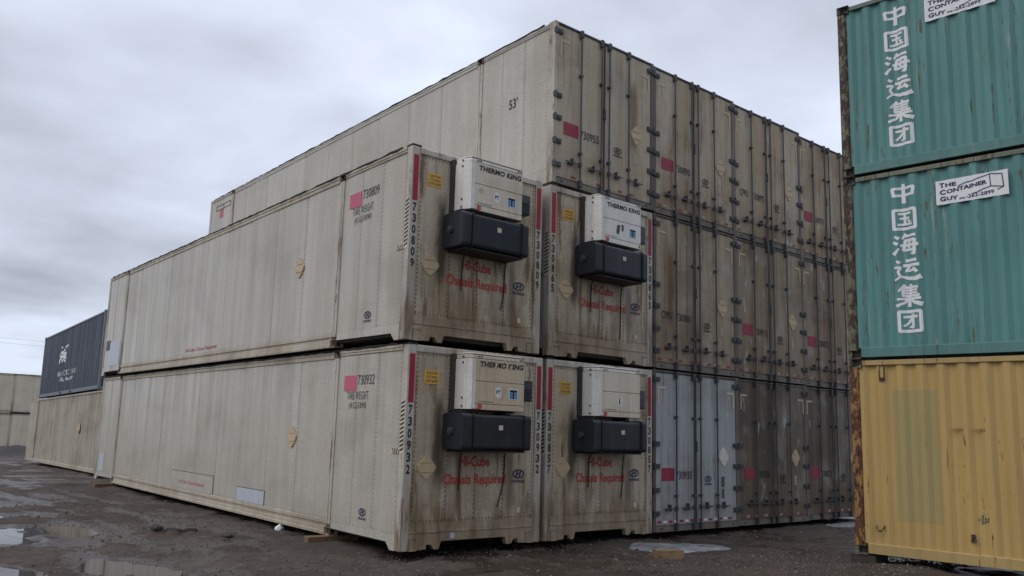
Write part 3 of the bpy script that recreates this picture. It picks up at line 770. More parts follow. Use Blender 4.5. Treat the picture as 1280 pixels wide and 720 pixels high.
UNIT_LOC = {}
def reefer_unit(owner, label, var):
    """cooling unit with the covers, and the control box: bolted to the container's end wall"""
    
    white = {'A2': 'unit', 'A1': 'unit_tan', 'B2': 'unit_white', 'B1': 'unit'}[var]
    D = -0.40
    foot = [(0.76, 0.016), (0.752, -0.29), (0.80, D), (1.80, D), (1.835, D+0.06), (1.835, 0.016)]
    def core0(): return MB().prism([((x-1.29)*0.985+1.29, y if y > 0 else y*0.98) for x, y in foot], 1.99, 2.79, 'z').mesh('unit_core')
    root = part('cooling_unit', cached('covcore', core0), 'core', owner, label=label)
    def lay(z0, z1, ins):
        c = (1.29, -0.15)
        return MB().prism([((x-c[0])*(1-ins)+c[0], y if y > 0 else (y-c[1])*(1-ins)+c[1]) for x, y in foot], z0, z1, 'z').mesh('cover_panel', 0.006)
    for i, (z0, z1) in enumerate(((1.985, 2.066), (2.073, 2.392), (2.399, 2.722))):
        part('cover_panel', cached(('cov', i), lambda: lay(z0, z1, 0)), white, root)
    sc_ = cached('sidecov', lambda: MB().prism([(0.757, 0.014), (0.745, 0.014), (0.740, -0.294), (0.795, -0.408), (0.86, -0.4075), (0.86, -0.398), (0.80, -0.396), (0.753, -0.29)], 1.99, 2.72, 'z').mesh('side_cover'))
    part('side_cover', sc_, 'unit_white', root)
    def top():
        m = MB(); c = (1.29, 0.0); n = len(foot)
        lo = [(x, y, 2.729) for x, y in foot]; mid = [(x, y, 2.765) for x, y in foot]; hi = [((x-c[0])*0.95+c[0], y if y > 0 else y*0.84, 2.812) for x, y in foot]
        m.add(lo+mid+hi, [tuple(range(n))[::-1], tuple(range(2*n, 3*n))]+[(i, (i+1) % n, n+(i+1) % n, n+i) for i in range(n)]+[(n+i, n+(i+1) % n, 2*n+(i+1) % n, 2*n+i) for i in range(n)])
        return m.mesh('top_cover')
    part('top_cover', cached('covtop', top), 'unit_white' if var != 'A1' else 'unit', root)
    def fr(): return MB().box(0.705, 0.757, -0.07, 0.016, 1.96, 2.80).mesh('mounting_frame')
    for fx in (0, 1.135): part('mounting_frame', cached('ufr', fr), 'gasket', root, (fx, 0, 0))
    def bolts():
        m = MB()
        for z in (2.03, 2.15, 2.66, 2.745):
            m.disc((0.741, -0.255, z), 0.016, 8, (-1, 0, 0), 0.012)
        for x, z in ((0.90, 2.752), (1.70, 2.752), (0.95, 2.752), (1.75, 2.752)): m.box(x, x+0.03, D-0.008, D, z-0.008, z+0.008)
        return m.mesh('bolts')
    part('bolts', cached('ubolts', bolts), 'hinge', root, stuff=True)
    part('latch', cached('ulatch', lambda: MB().box(0.80, 0.93, D-0.012, D+0.02, 1.968, 1.996).mesh('latch')), 'rubber', root)
    # lettering and stickers
    y = D-0.003
    if var != 'B1':
        o = flat_text('lettering', 'THERMO KING', root, 0.93, 2.605, 0.84, 0.084, y, 'black', bold=0.045, shear=0.12, sp=1.05)
        if var == 'A1':
            part('worn_patch', MB().prism([(1.215, 2.60), (1.245, 2.60), (1.27, 2.66), (1.25, 2.70), (1.225, 2.69)], y-0.002, y-0.0008, 'y').mesh('worn_patch'), white, root)
            part('worn_patch', MB().prism([(1.50, 2.60), (1.535, 2.60), (1.545, 2.64), (1.51, 2.66)], y-0.002, y-0.0008, 'y').mesh('worn_patch'), white, root)
        lg = part('logo_sticker', MB().box(1.50, 1.675, y, D, 2.155, 2.315).mesh('logo_sticker'), 'white', root)
        part('logo_ink', MB().box(1.515, 1.66, y-0.003, y-0.001, 2.265, 2.30).box(1.57, 1.605, y-0.003, y-0.001, 2.168, 2.2648).mesh('logo_ink'), 'black', root)
        part('logo_ink', MB().box(1.515, 1.562, y-0.003, y-0.001, 2.168, 2.258).box(1.613, 1.66, y-0.003, y-0.001, 2.215, 2.258).box(1.613, 1.66, y-0.003, y-0.001, 2.168, 2.208).mesh('logo_ink'), 'cyan', root, stuff=True)
    m = MB(); m.disc((0.955, D, 2.030), 0.042, 18, (0, -1, 0), 0.003); part('round_sticker', m.mesh('round_sticker'), 'orange', root)
    if var in ('A2', 'A1'):
        m = MB(); m.prism([(1.295+0.058*math.cos(t), 2.245+0.085*math.sin(t)) for t in [2*math.pi*i/16 for i in range(16)]], y, D, 'y')
        st = part('oval_sticker', m.mesh('oval_sticker'), 'white', root)
        flat_text('lettering', 'PT', root, 1.255, 2.222, 0.08, 0.06, y-0.002, 'blue', bold=0.03)
    if var == 'A2':
        m = MB(); m.disc((0.99, D, 2.30), 0.045, 14, (0, -1, 0), 0.002); part('scuff_mark', m.mesh('scuff_mark'), 'placard', root)
    if var == 'B2':
        part('sticker_residue', MB().prism([(1.17, 2.18), (1.22, 2.15), (1.25, 2.2), (1.27, 2.33), (1.19, 2.32)], y, D, 'y').prism([(1.31, 2.22), (1.35, 2.24), (1.36, 2.33), (1.30, 2.35)], y, D, 'y').mesh('sticker_residue'), 'steel', root)
        part('diamond_sticker', MB().prism([(1.74, 2.03), (1.765, 2.0), (1.79, 2.03), (1.765, 2.06)], y, D, 'y').mesh('diamond_sticker'), 'red', root)
    if var == 'A1':
        part('sticker_residue', MB().prism([(1.37, 2.13), (1.41, 2.16), (1.44, 2.28), (1.40, 2.36), (1.36, 2.24)], y, D, 'y').mesh('sticker_residue'), 'placard', root)
    if var == 'B1':
        part('torn_sticker', MB().prism([(1.24, 2.17), (1.34, 2.17), (1.35, 2.30), (1.30, 2.325), (1.25, 2.29)], y, D, 'y').mesh('torn_sticker'), 'white', root)
        part('sticker_residue', MB().prism([(1.27, 2.19), (1.30, 2.2), (1.30, 2.29), (1.28, 2.31)], y-0.002, y-0.0005, 'y').mesh('sticker_residue'), 'black', root)
    part('small_print', MB().box(0.93, 1.20, y, D, 2.100, 2.108).mesh('small_print'), 'steel', root)
    # control box on the right
    cb = part('control_box', cached('ctl', lambda: MB().box(1.86, 2.10, -0.26, 0.012, 2.15, 2.47).mesh('control_box', 0.018)), 'ctl', root)
    part('display', cached('disp', lambda: MB().box(1.90, 2.06, -0.263, -0.255, 2.34, 2.44).mesh('display')), 'steel', root)
    return root

def fuel_tank(owner, label, var):
    
    D = -0.47
    prof = []
    def rounded(y0, y1, z0, z1, r, n=4):
        P = []
        for (cy_, cz_, a0) in ((y1-r, z1-r, 0), (y0+r, z1-r, 90), (y0+r, z0+r, 180), (y1-r, z0+r, 270)):
            for i in range(n+1):
                a = math.radians(a0+90*i/n); P.append((cy_+r*math.cos(a), cz_+r*math.sin(a)))
        return P
    def body(): return MB().prism(rounded(D+0.012, 0.012, 1.42, 1.915, 0.045), 0.63, 1.885, 'x').mesh('tank_body', 0.008)
    root = part('fuel_tank', cached('tbody', body), 'tank', owner, label=label)
    def cap(a, b): return MB().prism(rounded(D, 0.014, 1.408, 1.925, 0.055), a, b, 'x').mesh('end_cap', 0.012)
    part('end_cap', cached('tcapL', lambda: cap(0.605, 0.785)), 'tank', root)
    part('end_cap', cached('tcapR', lambda: cap(1.80, 1.90)), 'tank', root)
    def strap(): return MB().prism(rounded(D-0.012, 0.013, 1.40, 1.932, 0.06), 0, 0.03, 'x').mesh('strap')
    for x in (0.80, 1.765): part('strap', cached('tstrap', strap), 'rubber', root, (x, 0, 0))
    def fc(): m = MB(); m.disc((0.603, -0.20, 1.67), 0.055, 14, (-1, 0, 0), 0.03); m.disc((0.575, -0.20, 1.67), 0.03, 10, (-1, 0, 0), 0.02); return m.mesh('filler_cap')
    part('filler_cap', cached('tfill', fc), 'steel', root)
    for bx0 in (0, 0.82): part('bracket', cached('tbrk', lambda: MB().box(0.68, 0.76, -0.35, -0.05, 1.925, 1.975).mesh('bracket')), 'rubber', root, (bx0, 0, 0))
    part('label_plate', cached('tlab', lambda: MB().box(1.28, 1.355, D+0.006, D+0.013, 1.70, 1.77).mesh('label_plate')), 'cream', root)
    part('lower_tray', cached('ttray', lambda: MB().box(0.70, 1.84, -0.40, 0.01, 1.375, 1.402).mesh('lower_tray')), 'rubber', root)
    return root

RODS = (0.625, 1.145, 1.345, 1.865)
def door_end(root, num, var, pm='door', redbox=True):
    PM = pm
    def cp(): return MB().box(0, 0.085, -0.002, 0.15, 0.0, CH+0.004).mesh('corner_post', 0.008)
    part('corner_post', cached('dcp', cp), 'post' if var == 'B3' else 'door_post', root); part('corner_post', cached('dcp', cp), 'door_post', root, (CW-0.085, 0, 0))
    def hd():
        m = MB(); m.box(0.086, CW-0.086, 0.01, 0.14, 2.835, 2.885); m.box(0.086, CW-0.086, -0.006, 0.0099, 2.866, 2.892); return m.mesh('header')
    part('header', cached('dhd', hd), 'door_post', root)
    def sl():
        m = MB(); m.box(0.086, CW-0.086, 0.0, 0.14, 0.0, 0.092); m.box(0.086, CW-0.086, 0.02, 0.139, 0.092, 0.118); return m.mesh('sill')
    part('sill', cached('dsl', sl), 'door_sill', root)
    def slot(): return MB().box(0.19, 0.25, -0.002, 0.01, 0.035, 0.065).mesh('lashing_slot')
    for sx_ in (0, CW-0.44): part('lashing_slot', cached('slot', slot), 'seal', root, (sx_, 0, 0))
    part('gasket', cached('gsk', lambda: MB().box(1.222, 1.272, 0.012, 0.07, 0.12, 2.834).mesh('gasket')), 'gasket', root)
    doors = []
    for side, (a, b) in (('L', (0.092, 1.222)), ('R', (1.272, CW-0.092))):
        def mk(a=a, b=b):
            m = MB(); n = 8
            P = [(a+(b-a)*t/n, 0.008-0.003*math.sin(math.pi*t/n)*(1 if t % 2 else .3)) for t in range(n+1)]
            m.prism(P+[(b, 0.06), (a, 0.06)], 0.121, 2.832, 'z'); return m.mesh('door')
        d = part('door', cached(('door', side), mk), PM, root); doors.append(d)
    def rod():
        m = MB(); m.tube([(0, -0.034, 0.06), (0, -0.034, 2.87)], 0.0155, 8); return m.mesh('lock_rod', smooth=False)
    def keeper():
        m = MB(); m.box(-0.030, 0.030, -0.056, 0.008, 2.755, 2.888); m.box(-0.021, 0.021, -0.062, -0.0550, 2.78, 2.86); return m.mesh('cam_keeper')
    def keeper2():
        m = MB(); m.box(-0.026, 0.026, -0.054, 0.006, 0.03, 0.135); m.box(-0.038, 0.038, -0.045, 0.006, 0.02, 0.05); return m.mesh('cam_keeper')
    def guide():
        return MB().box(-0.028, 0.028, -0.054, 0.006, -0.022, 0.022).mesh('rod_guide')
    def handle(s):
        m = MB(); z = 0.41
        m.box(min(0, -s*0.36), max(0, -s*0.36), -0.052, -0.042, z-0.010, z+0.010)       # lever
        m.box(-s*0.19-0.009, -s*0.19+0.009, -0.062, 0.006, z-0.045, z+0.075)               # catch
        m.box(-s*0.25-0.035, -s*0.25+0.035, -0.050, 0.006, z-0.028, z-0.008)
        m.box(-0.022, 0.022, -0.057, -0.01, z-0.04, z+0.04)
        return m.mesh('handle')
    rh = random.Random('h'+num)
    for i, x in enumerate(RODS):
        d = doors[i//2]
        r = part('lock_rod', cached('rod', rod), 'steel', d, (x, 0, 0))
        part('cam_keeper', cached('keep', keeper), 'hinge', d, (x, 0, 0)); part('cam_keeper', cached('keep2', keeper2), 'hinge', d, (x, 0, 0))
        for gz_ in (0.62, 2.045): part('rod_guide', cached('guide', guide), 'hinge', d, (x, 0, gz_))
        s = 1 if i < 2 else -1
        part('handle', cached(('hand', s), lambda: handle(s)), 'hinge', d, (x, 0, rh.uniform(-0.012, 0.012)), (0, rh.uniform(-0.015, 0.015), 0))
    def hinge(s):
        m = MB(); m.box(0 if s > 0 else -0.19, 0.19 if s > 0 else 0, -0.020, 0.007, -0.042, 0.042)
        m.tube([(s*0.03, -0.026, -0.052), (s*0.03, -0.026, 0.052)], 0.022, 8)
        m.box(min(s*0.10, s*0.16), max(s*0.10, s*0.16), -0.030, -0.0221, -0.02, 0.02); return m.mesh('hinge')
    for z in (2.72, 1.557, 1.157, 0.735, 0.324):
        part('hinge', cached(('hinge', 1), lambda: hinge(1)), 'hinge', doors[0], (-0.012, 0, z))
        part('hinge', cached(('hinge', -1), lambda: hinge(-1)), 'hinge', doors[1], (CW+0.012, 0, z))
    part('centre_latch', cached('clatch', lambda: MB().box(1.216, 1.272, -0.012, 0.012, 1.42, 1.62).mesh('centre_latch')), 'gasket', doors[0])
    # markings on the doors
    y = 0.0005
    if redbox:
        part('red_square', MB().box(0.245, 0.600, y, y+0.002, 0.895, 1.125).mesh('red_square'), 'door_red', doors[0])
        flat_text('serial_number', num, doors[0], 0.650, 0.92, 0.46, 0.145, y, 'black', bold=0.005)
    else:
        flat_text('serial_number', 'CPPU', doors[0], 0.235, 0.93, 0.30, 0.145, y, 'black', bold=0.005)
        flat_text('serial_number', num, doors[0], 0.650, 0.93, 0.46, 0.145, y, 'black', bold=0.005)
    emblem(doors[1], 1.605, 0.92, 0.21, y, 'end', 'blue' if pm == 'door_white' else 'black')
    placard(doors[1], 2.10, 1.33, 0.36, 0.43, 0.006, mat='placard_white' if pm == 'door_white' else 'placard')
    part('data_plate', MB().box(2.03, 2.115, y-0.003, y+0.003, 0.76, 0.96).mesh('data_plate'), 'dull_cream' if pm != 'door_white' else 'steel', doors[1])
    for s in (0, 1):
        def Lmk(s=s):
            m = MB(); f = (lambda v: CW-v) if s else (lambda v: v)
            def bx(a, b, z0, z1): m.box(min(f(a), f(b)), max(f(a), f(b)), y, y+0.002, z0, z1)
            bx(0.13, 0.36, 2.555, 2.595); bx(0.13, 0.165, 2.29, 2.554); return m.mesh('corner_marking')
        part('corner_marking', cached(('lm', s), Lmk), 'cream' if pm == 'door_white' else 'placard', doors[s])
    tp = cached('tape', lambda: MB().box(0, 0.105, y, y+0.002, 0.150, 0.192).mesh('reflective_tape'))
    rt = random.Random(num)
    for s in (0, 1):
        x = 0.13 if s == 0 else 1.31; i = 0
        while x+0.11 < (1.20 if s == 0 else 2.48):
            red = i % 2 == 0
            if rt.random() > 0.22 or pm == 'door_white':
                part('reflective_tape', tp, ('red' if red else 'white') if pm == 'door_white' else ('dull_red' if red else 'dull_cream'), doors[s], (x, 0, 0))
            x += 0.155; i += 1
    if pm == 'door_white':
        part('data_strip', MB().box(2.03, 2.11, y, y+0.002, 0.55, 0.73).mesh('data_strip'), 'steel', doors[1])

def reefer(label, loc, kind, num, var, side=False, rot=(0, 0, 0), pm='door', redbox=True, group='stacked refrigerated containers', rail='rail'):
    root = thing('refrigerated_container', label, 'container', loc, rot, group)
    build_body(root, kind, side)
    if side: build_side(root, 'far_side' if kind == 'plain' else 'side', rail_mat=rail, roof_irr=var)
    if kind == 'front': front_end(root, num, var)
    elif kind == 'door': door_end(root, num, var, pm, redbox)
    else:
        part('end_frame', cached('efr', lambda: MB().box(0.0, CW, 0, 0.14, 0, CH).mesh('end_frame')), 'post', root)
    return root

XA1, XA2, ZU, Z3 = 0.045, -0.045, 2.936, 5.864
def side_marks(root, num, x=-0.001):
    part('red_square', MB().box(x, 0.012, 1.435, 1.80, 2.235, 2.475).mesh('red_square'), 'pink', root)
    flat_text('serial_number', num, root, 1.385, 2.325, 0.49, 0.150, x, 'black', 'side', -0.006)
    flat_text('lettering', 'TARE WEIGHT', root, 1.69, 2.10, 0.64, 0.125, x, 'black', 'side', -0.008, sp=1.1)
    flat_text('lettering', '(KG)5890', root, 1.62, 1.935, 0.52, 0.125, x, 'black', 'side', -0.008, sp=1.1)
    emblem(root, 1.05, 0.44, 0.20, x, 'side', 'blue')
A2 = reefer('upper tan container numbered 730809 at the open corner of the stack', (XA2, 0, ZU), 'front', '730809', 'A2', True)
side_marks(A2, '730809')
placard(A2, 3.48, 1.49, 0.40, 0.42, 0.002, 'side')
flat_text('lettering', 'HI-Cube Chassis Required', A2, 9.05, 0.275, 1.85, 0.105, 0.0, 'redtext', 'side', 0.0)
part('repair_patch', MB().box(-0.001, 0.012, 14.45, 15.6, 0.26, 0.95).mesh('repair_patch'), 'patch', A2)
part('repair_patch', MB().box(-0.003, 0.0, 15.45, 15.85, 0.72, 1.0).mesh('repair_patch'), 'steel', A2)
A1 = reefer('bottom tan container numbered 730932 resting on timbers at the open corner', (XA1, 0, 0), 'front', '730932', 'A1', True)
side_marks(A1, '730932')
placard(A1, 3.53, 1.475, 0.40, 0.42, 0.002, 'side')
flat_text('lettering', 'HI-Cube Chassis Required', A1, 8.98, 0.33, 1.50, 0.10, -0.005, 'redtext', 'side', 0.0)
part('patch_seam', MB().box(0.0005, 0.012, 6.985, 9.565, 0.238, 0.615).mesh('patch_seam'), 'rivet', A1)
part('repair_patch', MB().box(-0.003, 0.012, 7.0, 9.55, 0.243, 0.60).mesh('repair_patch'), 'side', A1)
part('patch_seam', MB().box(0.0005, 0.012, 4.495, 5.765, 0.238, 0.50).mesh('patch_seam'), 'rivet', A1)
part('repair_patch', MB().box(-0.004, 0.012, 4.51, 5.75, 0.243, 0.485).mesh('repair_patch'), 'patch', A1)
part('repair_patch', MB().box(-0.003, 0.012, 15.3, 15.75, 0.25, 0.72).mesh('repair_patch'), 'patch', A1)
B2 = reefer('tan container numbered 730865 in the middle row beside the corner stack', (2.73, -0.004, ZU), 'front', '730865', 'B2')
B1 = reefer('tan container numbered 730857 in the bottom row beside the corner stack', (2.73, 0.0, 0), 'front', '730857', 'B1')
B3 = reefer('topmost tan container numbered 730955 with its long side showing, marked 53 feet', (2.747, -0.01, Z3), 'door', '730955', 'B3', True, rail='side', pm='door_b3')
flat_text('lettering', "53'", B3, 1.19, 1.60, 0.23, 0.19, -0.001, 'black', 'side', 0.01)
def far_mark():
    m = MB()
    for z in (2.46, 2.60): m.box(-0.002, 0.012, 14.45, 15.6, z, z+0.018)
    for y in (14.45, 15.0, 15.58): m.box(-0.002, 0.0121, y, y+0.018, 2.4781, 2.5999)
    return m.mesh('frame_marking')
part('frame_marking', far_mark(), 'black', B3)
part('red_square', MB().box(-0.002, 0.012, 15.02, 15.3, 2.20, 2.44).mesh('red_square'), 'pink', B3)

for var, own, la in (('A2', A2, 'cream cooling unit with two round stickers'), ('A1', A1, 'dirty cream cooling unit with a worn name'), ('B2', B2, 'clean white cooling unit with torn stickers'), ('B1', B1, 'white cooling unit without a name')):
    u_ = reefer_unit(own, la, var); f_ = fuel_tank(own, 'dark blue-black plastic fuel tank', var)
    if var == 'A1': u_.location.x = 0.05; f_.location.x = 0.05

PW = 2.625
rows = [(1, 0, 0.021, '730935', 'door_white', True, 'pale blue-white container numbered 730935, bottom row of the door ends'),
        (2, 0, 0.068, '730928', 'door_shaded', True, 'shade-darkened grimy tan container numbered 730928, bottom row right of the pale one'),
        (3, 0, 0.160, '730822', 'door_shaded', True, 'shade-darkened grimy tan container numbered 730822, bottom row next to the yellow container'),
        (1, 1, 0.015, '730881', 'door_c2', False, 'rust streaked container marked CPPU 730881, above the pale blue-white one'),
        (2, 1, 0.060, '730913', 'door', True, 'tan container numbered 730913, second of the middle row door ends'),
        (3, 1, 0.150, '730875', 'door', True, 'tan container numbered 730875, middle row beside the green containers'),
        (1, 2, 0.025, '730890', 'door_top', True, 'tan container numbered 730890, top row above the rust streaked one'),
        (2, 2, 0.075, '730892', 'door_top', False, 'tan container marked CPPU 730892 in the top row'),
        (3, 2, 0.165, '730971', 'door_top', True, 'tan container numbered 730971, top row beside the green containers')]
for c, lv, y, num, pm, rb, lab in rows:
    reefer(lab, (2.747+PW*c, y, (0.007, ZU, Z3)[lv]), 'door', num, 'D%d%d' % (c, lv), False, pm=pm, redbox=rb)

# ================================================================== CORRUGATED CONTAINERS
def corr_profile(Lc, pitch, depth, x0, x1, phase):
    """list of (x, y) breakpoints, y=0 outermost"""
    o, s = 0.26*pitch, 0.24*pitch
    pts = []; x = x0-((x0-phase) % pitch)
    while x < x1+pitch:
        pts += [(x, 0.0), (x+o, 0.0), (x+o+s, depth), (x+2*o+s, depth)]; x += pitch
    return pts
def prof_y(pts, x):
    xs = [p[0] for p in pts]; ys = [p[1] for p in pts]; return float(np.interp(x, xs, ys))
def drape(vs, fs, pts, off, name):
    """cut a flat x-z mesh at the profile's break lines and lay it on the corrugation"""
    m = raw_mesh(name, vs, fs); bm = bmesh.new(); bm.from_mesh(m)
    lo = min(v[0] for v in vs); hi = max(v[0] for v in vs)
    for x, y in pts:
        if lo < x < hi:
            bmesh.ops.bisect_plane(bm, geom=list(bm.verts)+list(bm.edges)+list(bm.faces), plane_co=(x, 0, 0), plane_no=(1, 0, 0), dist=1e-6)
    for v in bm.verts: v.co.y += prof_y(pts, v.co.x)+off
    bm.to_mesh(m); bm.free(); return m

def box_container(name, label, loc, rot, Lc, Hc, pitch, depth, phase, wall, rail_t, rail_b, post, cast, key, group=None, fork=False, wide=2.438):
    root = thing(name, label, 'container', loc, rot, group)
    pts = corr_profile(Lc, pitch, depth, 0.13, Lc-0.13, phase)
    y0 = 0.028
    def wallm():
        P = [(x, y+y0) for x, y in pts if 0.125 < x < Lc-0.125]
        P = [(0.125, prof_y(pts, 0.125)+y0)]+P+[(Lc-0.125, prof_y(pts, Lc-0.125)+y0)]
        vs = [(x, y, 0.150) for x, y in P]+[(x, y, Hc-0.085) for x, y in P]; n = len(P)
        return raw_mesh('side_wall', vs, [(i, i+1, n+i+1, n+i) for i in range(n-1)])
    part('side_wall', cached((key, 'w'), wallm), wall, root)
    part('inner_body', cached((key, 'b'), lambda: MB().box(0.07, Lc-0.07, 0.075, wide, 0.12, Hc-0.03).mesh('inner_body')), wall, root)
    def cp():
        m = MB(); m.prism([(0.0, 0.012), (0.012, 0.0), (0.100, 0.0), (0.112, 0.010), (0.126, 0.034), (0.126, 0.08), (0.0, 0.08)], 0.118, Hc-0.118, 'z'); return m.mesh('corner_post')
    part('corner_post', cached((key, 'p'), cp), post, root)
    def cp2():
        m = MB(); m.prism([(Lc-x, y) for x, y in [(0.0, 0.012), (0.012, 0.0), (0.100, 0.0), (0.112, 0.010), (0.126, 0.034), (0.126, 0.08), (0.0, 0.08)]], 0.118, Hc-0.118, 'z'); return m.mesh('corner_post')
    part('corner_post', cached((key, 'p2'), cp2), post, root)
    part('top_rail', cached((key, 'tr'), lambda: MB().box(0.165, Lc-0.165, 0.012, 0.074, Hc-0.088, Hc-0.024).mesh('top_rail', 0.006)), rail_t, root)
    def br():
        m = MB()
        m.prism([(0.004, 0.024), (0.004, 0.146), (0.014, 0.156), (0.072, 0.156), (0.072, 0.024)], 0.166, Lc-0.166, 'x'); return m.mesh('bottom_rail')
    part('bottom_rail', cached((key, 'br'), br), rail_b, root)
    if fork:
        for x in fork:
            part('fork_pocket', MB().box(x, x+0.35, -0.001, 0.02, 0.03, 0.13).mesh('fork_pocket'), 'seal', root)
    for x in (0.0, Lc-0.162):
        put_casting(root, (x, -0.006, 0.0), 0.162, 0.178, 0.118, cast); put_casting(root, (x, -0.006, Hc-0.118), 0.162, 0.178, 0.118, cast)
    part('end_wall', cached((key, 'e'), lambda: MB().box(0.02, 0.069, 0.09, wide-0.02, 0.02, Hc-0.02).mesh('end_wall')), wall, root)
    part('roof_sheet', cached((key, 'r'), lambda: MB().box(0.03, Lc-0.03, 0.08, wide-0.02, Hc-0.029, Hc-0.012).mesh('roof_sheet')), rail_t, root)
    return root, pts, y0

GX, GY, GZ, GA = 4.5989, -4.0841, 0.2264, -1.4293
HG = 2.591; PIT = 0.245
green = []
for lv, nm, lab in ((2, 'g', 'upper green corrugated container with white characters, cut by the top of the picture'), (1, 'g', 'lower green corrugated container with white characters, on the yellow one')):
    root, pts, y0 = box_container('shipping_container', lab, (GX, GY, GZ+lv*HG), (0, 0, GA), 12.19, HG, PIT, 0.036, 0.135 if lv == 1 else 0.115, 'green', 'rail_rust', 'green2', 'post_rust', 'post_rust', 'g%d' % lv, 'green and yellow container stack')
    green.append((root, pts, y0, lv))
yel, ypts, yy0 = box_container('shipping_container', 'rusty yellow corrugated container at the foot of the green ones', (GX, GY, GZ), (0, 0, GA), 12.19, HG, PIT, 0.036, 0.12, 'yellow_wall', 'yellow_rail', 'yellow_rail', 'yellow_rust', 'post_rust', 'y', 'green and yellow container stack')

# brush-written characters, one list of strokes each: points (x, z) in a unit box, start and end width
def sq(*p, w=(0.105, 0.105)): return (p, (w[0]*1.32, w[1]*1.32))
FRAME = [sq((.07, .97), (.08, .03)), sq((.05, .94), (.95, .95)), sq((.92, .97), (.93, .03)), sq((.06, .055), (.94, .055))]
GLYPHS = [
 [sq((.07, .80), (.13, .36)), sq((.05, .77), (.95, .79)), sq((.93, .80), (.86, .37)), sq((.12, .41), (.87, .43)), sq((.50, 1.0), (.50, 0.0), w=(.10, .13))],
 FRAME+[sq((.25, .76), (.76, .77), w=(.085, .085)), sq((.30, .54), (.70, .55), w=(.08, .08)), sq((.22, .26), (.79, .26), w=(.085, .085)), sq((.5, .76), (.5, .26), w=(.08, .08)), sq((.60, .45), (.73, .35), w=(.06, .1))],
 [sq((.06, .90), (.24, .78), w=(.07, .13)), sq((.0, .64), (.18, .52), w=(.07, .13)), sq((.22, .33), (.0, .05), w=(.06, .13)), sq((.50, 1.0), (.34, .76), w=(.11, .06)), sq((.42, .88), (.90, .91), w=(.08, .10)), sq((.47, .70), (.38, .22)), sq((.44, .68), (.87, .69)), sq((.85, .72), (.80, .0)),
  sq((.35, .235), (.90, .235), w=(.09, .10)), sq((.27, .46), (1.0, .46), w=(.09, .12)), sq((.58, .63), (.66, .54), w=(.06, .1)), sq((.57, .40), (.65, .30), w=(.06, .1)), sq((.82, .02), (.66, .07), w=(.09, .05))],
 [sq((.42, .92), (.88, .93)), sq((.32, .70), (.98, .71)), sq((.62, .70), (.42, .43), w=(.10, .08)), sq((.40, .44), (.82, .47), w=(.08, .09)), sq((.72, .58), (.88, .36), w=(.07, .12)), sq((.08, .94), (.22, .82), w=(.07, .12)), sq((.0, .62), (.25, .63), w=(.08, .09)), sq((.24, .65), (.13, .40), w=(.09, .08)), sq((.13, .41), (.21, .22), w=(.08, .09)),
  sq((.0, .03), (.24, .20), (.50, .11), (.80, .06), (1.04, .16), w=(.06, .17))],
 [sq((.36, 1.0), (.10, .70), w=(.11, .06)), sq((.27, .88), (.27, .46), w=(.09, .09)), sq((.54, 1.02), (.62, .90), w=(.06, .1)), sq((.27, .86), (.88, .87), w=(.08, .09)), sq((.30, .735), (.84, .74), w=(.07, .07)), sq((.30, .61), (.84, .615), w=(.07, .07)), sq((.26, .485), (.93, .49), w=(.08, .09)), sq((.57, .87), (.57, .48), w=(.075, .075)),
  sq((.03, .345), (.98, .355), w=(.08, .10)), sq((.50, .49), (.50, -.02), w=(.09, .11)), sq((.47, .34), (.30, .16), (.0, .03), w=(.08, .10)), sq((.53, .34), (.72, .17), (1.03, .06), w=(.07, .16))],
 FRAME+[sq((.23, .70), (.80, .71), w=(.085, .095)), sq((.60, .84), (.60, .20)), sq((.61, .21), (.45, .26), w=(.09, .05)), sq((.57, .67), (.42, .42), (.23, .28), w=(.08, .07))]]
def glyph(gl, x0, z0, w, h):
    vs, fs = [], []
    for k, (p, (wa, wb)) in enumerate(gl):
        P = [Vector((a, b)) for a, b in p]; o = len(vs); n = len(P)
        for i, q in enumerate(P):
            d = (P[min(i+1, n-1)]-P[max(i-1, 0)]).normalized(); t = (wa+(wb-wa)*i/(n-1))/2; nn = Vector((-d.y, d.x))*t
            for sg in (1, -1):
                a = q+nn*sg; vs.append((x0+a.x*w, -0.0004*(k % 6), z0+a.y*h))
        fs += [(o+2*i, o+2*i+1, o+2*i+3, o+2*i+2) for i in range(n-1)]
    return vs, fs
for root, pts, y0, lv in green:
    for i, gl in enumerate(GLYPHS):
        w, h = 0.315, (0.275 if i == 0 else 0.295)
        zt = (2.37 if lv == 2 else 2.375)-i*0.349
        vs, fs = glyph(gl, 0.622+0.004*i, zt-h, w, h)
        part('lettering', drape(vs, fs, pts, y0-0.003, 'lettering'), 'white', root)

